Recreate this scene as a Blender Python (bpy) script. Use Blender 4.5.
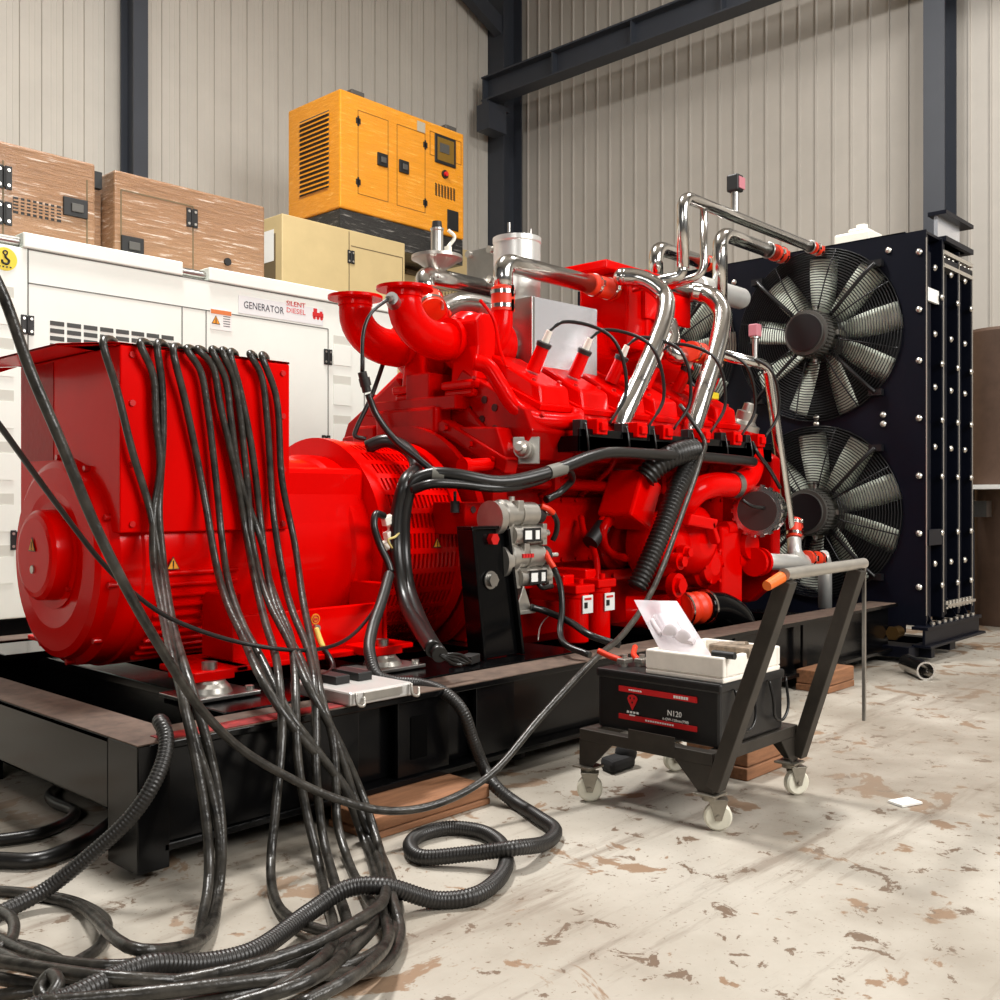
import bpy, math, random
from mathutils import Vector, Matrix
random.seed(7)
for o in list(bpy.data.objects): bpy.data.objects.remove(o)
SC = bpy.context.scene
COL = SC.collection
# ------------------------------------------------------------------ camera
F, A, H = 1010.0, math.radians(43), 1.2
cd = bpy.data.cameras.new('camera'); cd.sensor_width = 36; cd.lens = 36*F/1000; cd.clip_end = 200; cd.clip_start = .05
cam = bpy.data.objects.new('camera', cd); COL.objects.link(cam)
cam.location = (0, 0, H); cam.rotation_euler = (math.pi/2, 0, A-math.pi/2)
SC.camera = cam
SC.view_settings.view_transform = 'Standard'; SC.view_settings.look = 'None'
SC.view_settings.exposure = 0.0; SC.view_settings.gamma = 1; SC.view_settings.use_curve_mapping = False
# ------------------------------------------------------------------ world: daylight through the open side of the hall
W = bpy.data.worlds.new('world'); SC.world = W; W.use_nodes = True
bg = W.node_tree.nodes['Background']; bg.inputs[0].default_value = (1, .985, .95, 1); bg.inputs[1].default_value = .14
def area(name, loc, target, sx, sy, power, color=(1, .975, .94)):
    l = bpy.data.lights.new(name, 'AREA'); l.shape = 'RECTANGLE'; l.size = sx; l.size_y = sy; l.energy = power; l.color = color
    o = bpy.data.objects.new(name, l); COL.objects.link(o); o.location = loc
    o.rotation_euler = (Vector(target)-Vector(loc)).to_track_quat('-Z', 'Y').to_euler(); return o
area('doorway_daylight', (5.0, -5.4, 6.2), (4.4, 4, 1.0), 6, 3.4, 1080)
area('side_fill_light', (-5.4, -1.5, 5.0), (6, 3.6, 1.6), 3.0, 2.2, 170)  # added fill to brighten the fan faces; the hall has no window here
area('roof_skylight', (3.2, 6.4, 10.4), (4.2, 3.6, 0), 2.2, 1.0, 1300)
area('roof_skylight_far', (9.5, 1.2, 10.4), (10.5, 2.2, 0), 3.0, 1.2, 520)

vx, vy = math.cos(A), math.sin(A); rx, ry = math.sin(A), -math.cos(A)
def P(px, py, X=None, Y=None, Z=None):
    "a point of the hall on the plane X=, Y= or Z= along the sight line of a photo position"
    s = (px-500)/F; d = Vector((vx+s*rx, vy+s*ry, (500-py)/F))
    if X is not None: t = X/d.x
    elif Y is not None: t = Y/d.y
    else: t = (Z-H)/d.z
    return d*t+Vector((0, 0, H))
# ------------------------------------------------------------------ materials
def lin(c): return tuple(((x/255)/12.92 if x/255 <= .04045 else ((x/255+.055)/1.055)**2.4) for x in c[:3])+(1,)
MATS = {}
def mat(name, rgb, rough=.5, metal=0, coat=0, var=.0, vscale=6, bump=0, bscale=40, alpha=1, stretch=None, emis=0, spec=.5, trans=0):
    m = bpy.data.materials.new(name); m.use_nodes = True; nt = m.node_tree; b = nt.nodes['Principled BSDF']
    b.inputs['Base Color'].default_value = lin(rgb); b.inputs['Roughness'].default_value = rough; b.inputs['Metallic'].default_value = metal
    b.inputs['Coat Weight'].default_value = coat; b.inputs['Coat Roughness'].default_value = .08
    b.inputs['Specular IOR Level'].default_value = spec; b.inputs['Alpha'].default_value = alpha; b.inputs['Transmission Weight'].default_value = trans
    if emis: b.inputs['Emission Color'].default_value = lin(rgb); b.inputs['Emission Strength'].default_value = emis
    if var or bump:
        tc = nt.nodes.new('ShaderNodeTexCoord'); mp = nt.nodes.new('ShaderNodeMapping'); nt.links.new(tc.outputs['Object'], mp.inputs[0])
        if stretch: mp.inputs['Scale'].default_value = stretch
    if var:
        n = nt.nodes.new('ShaderNodeTexNoise'); n.inputs['Scale'].default_value = vscale; n.inputs['Detail'].default_value = 6; n.inputs['Roughness'].default_value = .65
        nt.links.new(mp.outputs[0], n.inputs[0])
        mr = nt.nodes.new('ShaderNodeMapRange'); mr.inputs[1].default_value = .3; mr.inputs[2].default_value = .7; mr.inputs[3].default_value = 1-var; mr.inputs[4].default_value = 1+var*.5
        nt.links.new(n.outputs[0], mr.inputs[0])
        mx = nt.nodes.new('ShaderNodeMix'); mx.data_type = 'RGBA'; mx.blend_type = 'MULTIPLY'; mx.inputs[0].default_value = 1
        mx.inputs[6].default_value = lin(rgb); nt.links.new(mr.outputs[0], mx.inputs[7]); nt.links.new(mx.outputs[2], b.inputs['Base Color'])
    if bump:
        n2 = nt.nodes.new('ShaderNodeTexNoise'); n2.inputs['Scale'].default_value = bscale; n2.inputs['Detail'].default_value = 3
        nt.links.new(mp.outputs[0], n2.inputs[0]); bp = nt.nodes.new('ShaderNodeBump'); bp.inputs['Strength'].default_value = bump; bp.inputs['Distance'].default_value = .01
        nt.links.new(n2.outputs[0], bp.inputs['Height']); nt.links.new(bp.outputs[0], b.inputs['Normal'])
    MATS[name] = m; return m
RED = mat('red_paint', (218, 2, 0), .25, coat=.12, spec=.05, var=.05, vscale=4)
REDM = mat('red_cast_paint_shaded', (170, 2, 1), .28, coat=.10, spec=.05, var=.14, vscale=9, bump=.12, bscale=30)  # same red on rough castings, darkened to put engine shade into the colour
REDD = mat('red_fastener', (196, 8, 6), .3, coat=.4)
ORED = mat('orange_silicone', (226, 52, 14), .45)
ORANGE = mat('orange_rubber', (235, 110, 30), .5)
BLK = mat('black_gloss_paint', (8, 8, 9), .18, spec=.22, var=.3, vscale=3)
NAVY = mat('navy_black_paint', (7, 10, 22), .4, spec=.2, var=.2, vscale=3)
BLKM = mat('black_rubber', (30, 29, 28), .55, bump=.2, bscale=60)
CABLE = mat('dusty_cable_sheath', (54, 51, 46), .32, var=.9, vscale=16, bump=.3, bscale=40)
CABN = mat('clean_black_sheath', (24, 23, 22), .33)
HOSE = mat('corrugated_black', (34, 32, 30), .4, var=.2, vscale=12)
CHROME = mat('polished_steel', (216, 214, 210), .17, 1, var=.1, vscale=5, bump=.05, bscale=9)
STEEL = mat('brushed_steel', (176, 174, 170), .33, 1, var=.12, vscale=10)
ALU = mat('cast_aluminium', (190, 186, 178), .38, .85, var=.12, vscale=14)
SATIN = mat('satin_steel', (224, 224, 220), .36, .6, var=.08)
SHEET = mat('bright_sheet_steel', (240, 243, 250), .26, .75, var=.08, vscale=2.5, bump=.04, bscale=3)
BOLT = mat('zinc_bolt', (214, 210, 202), .3, .9)
WHITE = mat('white_powdercoat', (237, 242, 234), .4, var=.03, vscale=3)
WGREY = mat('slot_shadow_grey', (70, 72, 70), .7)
BEIGE = mat('beige_powdercoat', (196, 174, 126), .5, var=.06, vscale=4)
BEIGD = mat('beige_seam', (104, 88, 60), .6)
YEL = mat('yellow_powdercoat', (232, 152, 20), .32, coat=.5, var=.06, vscale=5)
YELD = mat('yellow_seam', (130, 78, 12), .6)
SEAM = mat('grey_seam', (110, 112, 108), .7)
FAN = mat('fan_blade_plastic', (232, 240, 224), .45, var=.12, vscale=8)
MOTOR = mat('motor_dark_grey', (84, 82, 78), .45, .3)
MOTORB = mat('motor_black', (20, 20, 22), .35)
GUARD = mat('black_wire', (18, 18, 20), .35)
STEELN = mat('dark_column_paint', (52, 56, 64), .5, var=.1, vscale=2)
CART = mat('worn_black_steel', (58, 53, 47), .5, .3, var=.35, vscale=9)
DUSTY = mat('dusty_rail_top', (96, 78, 66), .75, var=.5, vscale=14)
WOOD = mat('timber', (146, 100, 68), .75, var=.35, vscale=5, stretch=(1, 8, 8), bump=.2)
CARD = mat('cardboard', (196, 140, 82), .85, var=.08, vscale=6)
FOAM = mat('white_foam', (240, 234, 224), .8, var=.1, vscale=14)
BATT = mat('battery_black', (26, 25, 25), .4, var=.4, vscale=8)
REDL = mat('red_print', (206, 24, 28), .5)
WHT = mat('white_print', (236, 236, 232), .5)
DKP = mat('dark_print', (52, 54, 66), .6)
BLKP = mat('black_print', (16, 16, 16), .5)
YST = mat('yellow_sticker', (236, 212, 44), .5)
OST = mat('orange_sticker', (228, 148, 24), .5)
TANK = mat('brown_tank', (92, 72, 60), .4, .4, var=.2)
CAST = mat('caster_nylon', (226, 222, 204), .4, var=.1)
ZINC = mat('zinc_plate', (150, 144, 132), .4, .8, var=.2, vscale=20)
CLEAR = mat('translucent_bag', (240, 234, 240), .3, alpha=.5)
ECU = mat('dull_aluminium', (206, 204, 200), .4, .4, var=.06)
OFFW = mat('white_plastic', (238, 234, 222), .4)
PRP = mat('pinkish_relay', (190, 120, 130), .4)
def wrap_mat(name, base, streakc, amount):
    m = mat(name, base, .28, coat=.4); nt = m.node_tree; b = nt.nodes['Principled BSDF']
    tc = nt.nodes.new('ShaderNodeTexCoord'); mp = nt.nodes.new('ShaderNodeMapping'); mp.inputs['Scale'].default_value = (1.0, 2, 11); mp.inputs['Rotation'].default_value = (0, .12, 0)
    nt.links.new(tc.outputs['Object'], mp.inputs[0])
    n = nt.nodes.new('ShaderNodeTexNoise'); n.inputs['Scale'].default_value = 3.5; n.inputs['Detail'].default_value = 7; n.inputs['Roughness'].default_value = .7; n.inputs['Distortion'].default_value = .3
    nt.links.new(mp.outputs[0], n.inputs[0]); r = nt.nodes.new('ShaderNodeValToRGB'); r.color_ramp.elements[0].position = .25; r.color_ramp.elements[0].color = lin([c*(.93 if base[0] > 200 else .82) for c in base])
    r.color_ramp.elements[1].position = .55; r.color_ramp.elements[1].color = lin(base)
    e = r.color_ramp.elements.new(.575); e.color = lin(base); e = r.color_ramp.elements.new(.575+amount); e.color = lin(streakc)
    nt.links.new(n.outputs[0], r.inputs[0]); nt.links.new(r.outputs[0], b.inputs['Base Color'])
    bp = nt.nodes.new('ShaderNodeBump'); bp.inputs['Strength'].default_value = .5; bp.inputs['Distance'].default_value = .03; nt.links.new(n.outputs[0], bp.inputs['Height']); nt.links.new(bp.outputs[0], b.inputs['Normal']); return m
WRAP = wrap_mat('wrapped_tan', (154, 116, 84), (226, 216, 204), .13)
YWRAP = wrap_mat('wrapped_yellow', (226, 146, 14), (244, 196, 110), .2)
BWRAP = wrap_mat('wrapped_black', (20, 19, 18), (170, 166, 160), .16)
def wall_mat(name, base):
    m = mat(name, base, .55, var=.06, vscale=1.5); return m
WALLL = wall_mat('wall_sheet_warm', (196, 190, 180)); WALLR = wall_mat('wall_sheet_grey', (176, 170, 161)); WALLB = wall_mat('wall_unseen_dark', (64, 66, 70))  # WALLB: unseen back wall, made dark to cut reflections on the red paint
def floor_mat():
    m = bpy.data.materials.new('worn_painted_floor'); m.use_nodes = True; nt = m.node_tree; L = nt.links.new; N = nt.nodes.new; b = nt.nodes['Principled BSDF']
    tc = N('ShaderNodeTexCoord')
    def noise(scale, detail=6, rough=.6, dist=0, sc=None):
        n = N('ShaderNodeTexNoise'); n.inputs['Scale'].default_value = scale; n.inputs['Detail'].default_value = detail; n.inputs['Roughness'].default_value = rough; n.inputs['Distortion'].default_value = dist
        if sc:
            mp = N('ShaderNodeMapping'); mp.inputs['Scale'].default_value = sc; mp.inputs['Rotation'].default_value = (0, 0, .5); L(tc.outputs['Object'], mp.inputs[0]); L(mp.outputs[0], n.inputs[0])
        else: L(tc.outputs['Object'], n.inputs[0])
        return n.outputs[0]
    def ramp(src, a, bb, lo=0, hi=1):
        r = N('ShaderNodeMapRange'); r.inputs[1].default_value = a; r.inputs[2].default_value = bb; r.inputs[3].default_value = lo; r.inputs[4].default_value = hi; L(src, r.inputs[0]); return r.outputs[0]
    def mix(f, c1, c2, mode='MIX'):
        x = N('ShaderNodeMix'); x.data_type = 'RGBA'; x.blend_type = mode
        L(f, x.inputs[0])
        for k, c in ((6, c1), (7, c2)):
            if isinstance(c, tuple): x.inputs[k].default_value = c
            else: L(c, x.inputs[k])
        return x.outputs[2]
    c = mix(ramp(noise(1.1, 8, .65), .35, .65), lin((180, 174, 163)), lin((160, 152, 139)))
    sx = N('ShaderNodeSeparateXYZ'); L(tc.outputs['Object'], sx.inputs[0])
    # wear grows along the traffic lane by the radiator
    lane = N('ShaderNodeMath'); lane.operation = 'MULTIPLY_ADD'; lane.inputs[1].default_value = .02; lane.inputs[2].default_value = -.062; L(sx.outputs[0], lane.inputs[0])
    cl = N('ShaderNodeClamp'); cl.inputs[1].default_value = .055; cl.inputs[0].default_value = 0; L(lane.outputs[0], cl.inputs[0]); cl.inputs[1].default_value = -.02; cl.inputs[2].default_value = .085
    ad = N('ShaderNodeMath'); ad.operation = 'ADD'; L(noise(3.6, 9, .62, .6), ad.inputs[0]); L(cl.outputs[0], ad.inputs[1])
    c = mix(ramp(ad.outputs[0], .565, .585), c, lin((140, 115, 92)))
    c = mix(ramp(noise(9, 8, .7, .4), .595, .615), c, lin((112, 94, 78)))
    c = mix(ramp(noise(.55, 5, .6), .46, .66, 0, .6), c, lin((116, 107, 95)))
    c = mix(ramp(noise(2.2, 6, .7, 0, (.35, 3, 1)), .56, .70, 0, .6), c, lin((108, 94, 80)))
    c = mix(ramp(noise(60, 2, .5), .64, .72, 0, .5), c, lin((110, 92, 74)))
    # rust-orange stain
    vm = N('ShaderNodeVectorMath'); vm.operation = 'DISTANCE'; q = P(955, 792, Z=0); vm.inputs[1].default_value = q; L(tc.outputs['Object'], vm.inputs[0])
    st = N('ShaderNodeMath'); st.operation = 'MULTIPLY_ADD'; st.inputs[1].default_value = .9; L(noise(4, 5, .6), st.inputs[0]); L(vm.outputs['Value'], st.inputs[2])
    c = mix(ramp(st.outputs[0], .85, .5, 0, .8), c, lin((216, 160, 84)))
    L(c, b.inputs['Base Color']); L(ramp(noise(1.5, 5), .3, .7, .42, .62), b.inputs['Roughness'])
    bp = N('ShaderNodeBump'); bp.inputs['Strength'].default_value = .15; bp.inputs['Distance'].default_value = .01; L(noise(14, 5), bp.inputs['Height']); L(bp.outputs[0], b.inputs['Normal'])
    return m
# ------------------------------------------------------------------ mesh builder
def V(*a): return Vector(a)
def frame(d):
    d = Vector(d).normalized(); up = V(0, 0, 1) if abs(d.z) < .9 else V(1, 0, 0)
    u = d.cross(up).normalized(); return u, u.cross(d).normalized()
def catmull(pts, res):
    pts = [Vector(p) for p in pts]
    if len(pts) < 3: return pts
    out = []; q = [2*pts[0]-pts[1]]+pts+[2*pts[-1]-pts[-2]]
    for i in range(1, len(q)-2):
        p0, p1, p2, p3 = q[i-1:i+3]
        a = max((p1-p0).length, 1e-4)**.5; b = max((p2-p1).length, 1e-4)**.5; c = max((p3-p2).length, 1e-4)**.5
        m1 = (p2-p1)+b*((p1-p0)/a-(p2-p0)/(a+b)); m2 = (p2-p1)+b*((p3-p2)/c-(p3-p1)/(b+c))
        for k in range(res):
            t = k/res; t2 = t*t; t3 = t2*t
            out.append((2*t3-3*t2+1)*p1+(t3-2*t2+t)*m1+(-2*t3+3*t2)*p2+(t3-t2)*m2)
    out.append(pts[-1]); return out
def fillet(pts, R, res=7):
    pts = [Vector(p) for p in pts]; out = [pts[0]]
    for i in range(1, len(pts)-1):
        a = (pts[i-1]-pts[i]); b = (pts[i+1]-pts[i]); la, lb = a.length, b.length; a.normalize(); b.normalize()
        ang = a.angle(b); d = min(R/max(math.tan(ang/2), .05), la*.49, lb*.49); p0 = pts[i]+a*d; p2 = pts[i]+b*d
        for k in range(res+1):
            t = k/res; out.append((1-t)**2*p0+2*t*(1-t)*pts[i]+t*t*p2)
    out.append(pts[-1]); return out
class MB:
    def __init__(s): s.v = []; s.f = []; s.sm = []
    def add(s, vs, fs, sm=False):
        o = len(s.v); s.v += [Vector(x) for x in vs]; s.f += [tuple(i+o for i in f) for f in fs]; s.sm += ([sm]*len(fs) if isinstance(sm, bool) else sm); return s
    def box(s, x0, y0, z0, x1, y1, z1):
        return s.add([(x, y, z) for x in (x0, x1) for y in (y0, y1) for z in (z0, z1)], [(0, 1, 3, 2), (4, 6, 7, 5), (0, 4, 5, 1), (2, 3, 7, 6), (0, 2, 6, 4), (1, 5, 7, 3)])
    def obox(s, c, u, w, n):
        c, u, w, n = map(Vector, (c, u, w, n)); return s.add([c+a*u+b*w+d*n for a in (-1, 1) for b in (-1, 1) for d in (-1, 1)], [(0, 1, 3, 2), (4, 6, 7, 5), (0, 4, 5, 1), (2, 3, 7, 6), (0, 2, 6, 4), (1, 5, 7, 3)])
    def beam(s, p0, p1, w, h, up=(0, 0, 1)):
        p0, p1 = Vector(p0), Vector(p1); d = p1-p0; u = d.cross(Vector(up)).normalized(); n = u.cross(d).normalized(); return s.obox((p0+p1)/2, d/2, u*w/2, n*h/2)
    def prism(s, poly, vec):
        n = len(poly); vec = Vector(vec); vs = [Vector(p) for p in poly]; vs += [p+vec for p in vs]
        return s.add(vs, [tuple(range(n))[::-1], tuple(range(n, 2*n))]+[(i, (i+1) % n, n+(i+1) % n, n+i) for i in range(n)])
    def loft(s, rings, smooth=True, caps=True, closed=False):
        n = len(rings[0]); vs = [p for r in rings for p in r]; fs = []; m = len(rings)
        for i in range(m if closed else m-1):
            j = (i+1) % m
            for k in range(n): fs.append((i*n+k, i*n+(k+1) % n, j*n+(k+1) % n, j*n+k))
        sm = [smooth]*len(fs)
        if caps and not closed: fs += [tuple(range(n))[::-1], tuple(range((m-1)*n, m*n))]; sm += [False, False]
        return s.add(vs, fs, sm)
    def cyl(s, p0, p1, r0, r1=None, n=24, caps=True):
        return s.lathe(p0, Vector(p1)-Vector(p0), [(0, r0), (1, r0 if r1 is None else r1)], n, caps, rel=True)
    def lathe(s, o, ax, prof, n=32, caps=True, rel=False, smooth=True, sharp=True):
        o, ax = Vector(o), Vector(ax); L = ax.length if rel else 1; d = ax.normalized(); u, w = frame(d)
        def ring(a, r): return [o+d*a*L+(u*math.cos(2*math.pi*k/n)+w*math.sin(2*math.pi*k/n))*r for k in range(n)]
        if not sharp: return s.loft([ring(a, r) for a, r in prof], smooth, caps)
        m = len(prof)
        for i in range(m-1):
            s.loft([ring(*prof[i]), ring(*prof[i+1])], smooth and abs(prof[i+1][0]-prof[i][0]) > 1e-6, False)
        if caps:
            for i, flip in ((0, True), (m-1, False)):
                r = ring(*prof[i]); s.add(r, [tuple(range(n))[::-1] if flip else tuple(range(n))])
        return s
    def tube(s, pts, r, n=10, res=6, path=None, closed=False):
        p = path if path else (catmull(pts, res) if res else [Vector(x) for x in pts]); rings = []; m = len(p)
        t0 = (p[1]-p[0]).normalized(); u, w = frame(t0)
        for i in range(m):
            t = (p[min(i+1, m-1)]-p[max(i-1, 0)]); t = t.normalized() if t.length > 1e-9 else t0
            u = (u-t*u.dot(t)); u = u.normalized() if u.length > 1e-6 else frame(t)[0]; w = t.cross(u); rr = r(i/(m-1)) if callable(r) else r
            rings.append([p[i]+(u*math.cos(2*math.pi*k/n)+w*math.sin(2*math.pi*k/n))*rr for k in range(n)])
        return s.loft(rings, True, True)
    def pipe(s, pts, r, R=.12, n=18): return s.tube(None, r, n, path=fillet(pts, R))
    def hose(s, pts, r, pitch=.012, n=12, depth=.1):
        p = catmull(pts, 24); L = [0]
        for i in range(1, len(p)): L.append(L[-1]+(p[i]-p[i-1]).length)
        m = int(L[-1]/pitch*4); q = []; j = 0
        for i in range(m+1):
            a = L[-1]*i/m
            while j < len(L)-2 and L[j+1] < a: j += 1
            f = (a-L[j])/max(L[j+1]-L[j], 1e-9); q.append(p[j].lerp(p[j+1], f))
        k = [0]
        def rad(t): k[0] += 1; return r*(1-depth*(k[0] % 4 > 1))
        return s.tube(None, rad, n, path=q)
    def ball(s, c, r, n=12, sz=1.0):
        c = Vector(c); return s.lathe(c, (0, 0, 1), [(-r*sz*math.cos(math.pi*i/8), max(r*math.sin(math.pi*i/8), r*.02)) for i in range(9)], n, True, sharp=False)
    def ring(s, c, ax, R, r, n=40, k=6):
        c = Vector(c); u, w = frame(ax); d = Vector(ax).normalized()
        return s.loft([[c+(u*math.cos(2*math.pi*i/n)+w*math.sin(2*math.pi*i/n))*(R+r*math.cos(2*math.pi*j/k))+d*r*math.sin(2*math.pi*j/k) for j in range(k)] for i in range(n)], True, False, True)
    def build(s, name, m, parent=None, bevel=0, label=None, kind=None, loc=None):
        me = bpy.data.meshes.new(name)
        if parent is None:
            if loc is None:
                xs = [p.x for p in s.v]; ys = [p.y for p in s.v]; loc = V((min(xs)+max(xs))/2, (min(ys)+max(ys))/2, min(p.z for p in s.v))
            off = Vector(loc)
        else:
            off = V(0, 0, 0); q = parent
            while q is not None: off = off+q.location; q = q.parent
        me.from_pydata([p-off for p in s.v], [], s.f); me.polygons.foreach_set('use_smooth', s.sm); me.materials.append(m)
        import bmesh
        b = bmesh.new(); b.from_mesh(me); bmesh.ops.recalc_face_normals(b, faces=b.faces); b.to_mesh(me); b.free(); me.update()
        o = bpy.data.objects.new(name, me); COL.objects.link(o)
        if parent is None: o.location = off
        else: o.parent = parent
        if bevel:
            md = o.modifiers.new('bevel', 'BEVEL'); md.width = bevel; md.segments = 2; md.limit_method = 'ANGLE'; md.angle_limit = .7; md.use_clamp_overlap = True
        if label: o['label'] = label
        if kind: o['kind'] = kind
        return o
def tag(o, label, cat, group=None, kind=None):
    o['label'] = label; o['category'] = cat
    if group: o['group'] = group
    if kind: o['kind'] = kind
    return o
def thing(name, loc, label, cat, group=None):
    o = bpy.data.objects.new(name, None); o.empty_display_size = .2; COL.objects.link(o); o.location = loc; return tag(o, label, cat, group)
def struct(mb, name, m, bevel=0):
    o = mb.build(name, m, None, bevel); o['kind'] = 'structure'; return o
def dup(o, parent=None, delta=None):
    c = o.copy(); COL.objects.link(c)
    if parent is not None: c.parent = parent
    if delta is not None: c.location = c.location+Vector(delta)
    for ch in [x for x in ORIG if x.parent == o]: dup(ch, c)
    return c
ORIG = []
def text(body, c, right, up, size, m, parent, name='lettering', width=None, font_align='CENTER'):
    cu = bpy.data.curves.new(name, 'FONT'); cu.body = body; cu.size = size; cu.align_x = font_align; cu.align_y = 'CENTER'; cu.extrude = .0008; cu.resolution_u = 2
    o = bpy.data.objects.new(name, cu); COL.objects.link(o); dg = bpy.context.evaluated_depsgraph_get(); me = bpy.data.meshes.new_from_object(o.evaluated_get(dg))
    bpy.data.objects.remove(o); u = Vector(right).normalized(); w = Vector(up).normalized(); n = u.cross(w)
    xs = [v.co.x for v in me.vertices]; k = width/(max(xs)-min(xs)) if width and xs else 1
    mb = MB(); mb.add([Vector(c)+u*v.co.x*k+w*v.co.y+n*v.co.z for v in me.vertices], [tuple(p.vertices) for p in me.polygons]); bpy.data.meshes.remove(me)
    return mb.build(name, m, parent)
def decal(c, right, up, w, h, m, parent, name, th=.002):
    u = Vector(right).normalized(); q = Vector(up).normalized(); n = u.cross(q); return MB().obox(Vector(c), u*w/2, q*h/2, n*th).build(name, m, parent)
def tri_sign(c, right, up, s, parent):
    u = Vector(right).normalized(); q = Vector(up).normalized(); n = u.cross(q); c = Vector(c)
    def tri(k, off): return [c+n*off+q*.66*s*k, c+n*off-u*.58*s*k-q*.36*s*k, c+n*off+u*.58*s*k-q*.36*s*k]
    a = MB().prism(tri(1, 0), n*.002).build('warning_sign', BLKP, parent)
    MB().prism(tri(.82, .002), n*.001).build('warning_triangle', OST, a)
    mk = MB(); mk.obox(c+n*.0035+q*.1*s, u*.05*s, q*.24*s, n*.0008); mk.obox(c+n*.0035-q*.22*s, u*.05*s, q*.05*s, n*.0008); mk.build('exclamation_mark', BLKP, a); return a
X1, Y1, Z1 = V(1, 0, 0), V(0, 1, 0), V(0, 0, 1)
YW, XW, YA = 12.8, 14.0, 4.45          # wall planes, axis of the generating set
# ------------------------------------------------------------------ the hall
fl = MB(); fl.box(-6.2, -8, -.2, XW+.2, YW+.2, 0); struct(fl, 'floor', floor_mat())
def corrugated(a0, a1, pitch, fn, z0, z1, back):
    "vertical sheet: fn(a, d) gives the plan point at run a, depth d towards the room"
    prof = []; a = a0
    while a < a1:
        for da, d in back:
            prof.append((a+da, d))
        a += pitch
    mb = MB(); pts = [fn(a, d) for a, d in prof]; n = len(pts)
    mb.add([(x, y, z0) for x, y in pts]+[(x, y, z1) for x, y in pts], [(i, i+1, n+i+1, n+i) for i in range(n-1)])
    b0, b1 = fn(a0, -.03), fn(prof[-1][0], -.15); mb.box(min(b0[0], b1[0]), min(b0[1], b1[1]), z0, max(b0[0], b1[0]), max(b0[1], b1[1]), z1)
    return mb
struct(corrugated(-6, XW, .27, lambda a, d: (a, YW-d), 0, 11, ((0, 0), (.10, 0), (.103, .004), (.115, .004), (.118, 0), (.17, 0), (.173, .004), (.185, .004), (.188, 0), (.228, 0), (.234, -.026), (.258, -.026), (.264, 0))), 'wall_left', WALLL)
struct(corrugated(-8, YW, .268, lambda a, d: (XW-d, a), 0, 11, ((0, 0), (.222, 0), (.230, .03), (.246, .03), (.254, 0))), 'wall_right', WALLR)
bk = MB(); bk.box(-6.2, -8, 0, -6, YW, 11); struct(bk, 'wall_back', WALLB)
rf = MB(); rf.box(-6.2, -8, 11, XW+.2, YW+.2, 11.15); struct(rf, 'ceiling', WALLR)
def hcol(name, x, y, w, d, axis, z1=11):
    m = MB(); t = .025
    if axis == 'x':       # flanges face +-X
        m.box(x-d/2, y-w/2, 0, x-d/2+t, y+w/2, z1); m.box(x+d/2-t, y-w/2, 0, x+d/2, y+w/2, z1); m.box(x-d/2+t, y-t/2, 0, x+d/2-t, y+t/2, z1)
    else:
        m.box(x-w/2, y-d/2, 0, x+w/2, y-d/2+t, z1); m.box(x-w/2, y+d/2-t, 0, x+w/2, y+d/2, z1); m.box(x-t/2, y-d/2+t, 0, x+t/2, y+d/2-t, z1)
    return m
cl = P(136, 200, Y=12.45); struct(hcol('c', cl.x, 12.5, .20, .36, 'y'), 'trim_1', STEELN)
cc = P(509, 200, X=13.72); struct(hcol('c', 13.66, cc.y+.05, .40, .50, 'x'), 'trim_2', STEELN)
cr = P(940, 200, X=13.7); struct(hcol('c', 13.7, cr.y, .27, .45, 'x'), 'trim_3', STEELN)
bm = MB(); ya, yb = 12.45, -4
for z in (8.26, 8.66): bm.box(12.86, yb, z, 13.16, ya, z+.03)
bm.box(13.0, yb, 8.29, 13.03, ya, 8.66)
for y in [ya-.02-1.6*i for i in range(10)]: bm.box(12.88, y-.012, 8.29, 13.0, y+.012, 8.66)
struct(bm, 'trim_4', STEELN)                                   # crane rail beam
br = MB(); br.box(12.85, 12.30, 8.18, 13.45, 12.42, 8.26); br.box(12.80, 12.2, 7.72, 13.25, 12.5, 8.18); struct(br, 'trim_5', STEELN)
kn = MB(); kn.beam(P(455, -22, Y=12.55), P(503, 32, Y=12.55), .18, .30); struct(kn, 'trim_6', STEELN)

# ------------------------------------------------------------------ white silent generator behind
YC = 7.4
def qbox(mb, px0, py0, px1, py1, Y, d0, d1):
    a, b = P(px0, py0, Y=Y), P(px1, py1, Y=Y); mb.box(min(a.x, b.x), Y+d0, min(a.z, b.z), max(a.x, b.x), Y+d1, max(a.z, b.z)); return mb
wt = P(22, 232, Y=YC).z; xl, xr = -1.2, P(398, 320, Y=YC).x
wg = thing('silent_generator', (3, YC+.9, 0), 'long white soundproof generator housing standing behind the red alternator', 'generator')
zb = .36
x_corner = P(28, 300, Y=YC).x; xe = P(352, 400, Y=YC).x
b = MB(); b.box(xl, YC, zb, xr, YC+1.7, wt-.11); b.build('housing', WHITE, wg, .012)
r1 = P(22, 232, Y=YC).x; r2 = P(182, 265, Y=YC).x; r3 = P(208, 270, Y=YC).x
b = MB(); b.box(r1, YC-.02, wt-.11, r2, YC+1.7, wt); b.build('roof_panel', WHITE, wg, .01)
b = MB(); b.box(r3, YC-.02, wt-.11, xr, YC+1.7, wt); b.build('roof_panel', WHITE, wg, .01)
for xa, xb in ((xl, r1), (r2, r3)):
    b = MB(); b.cyl((xa-.02, YC+.06, wt-.06), (xb+.02, YC+.06, wt-.06), .035, n=14); b.build('lifting_bar', STEEL, wg)
sm = MB()
def seam(x0, z0, x1, z1, w=.009): sm.box(min(x0, x1)-(w/2 if x0 == x1 else 0), YC-.003, min(z0, z1)-(w/2 if z0 == z1 else 0), max(x0, x1)+(w/2 if x0 == x1 else 0), YC+.001, max(z0, z1)+(w/2 if z0 == z1 else 0))
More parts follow.
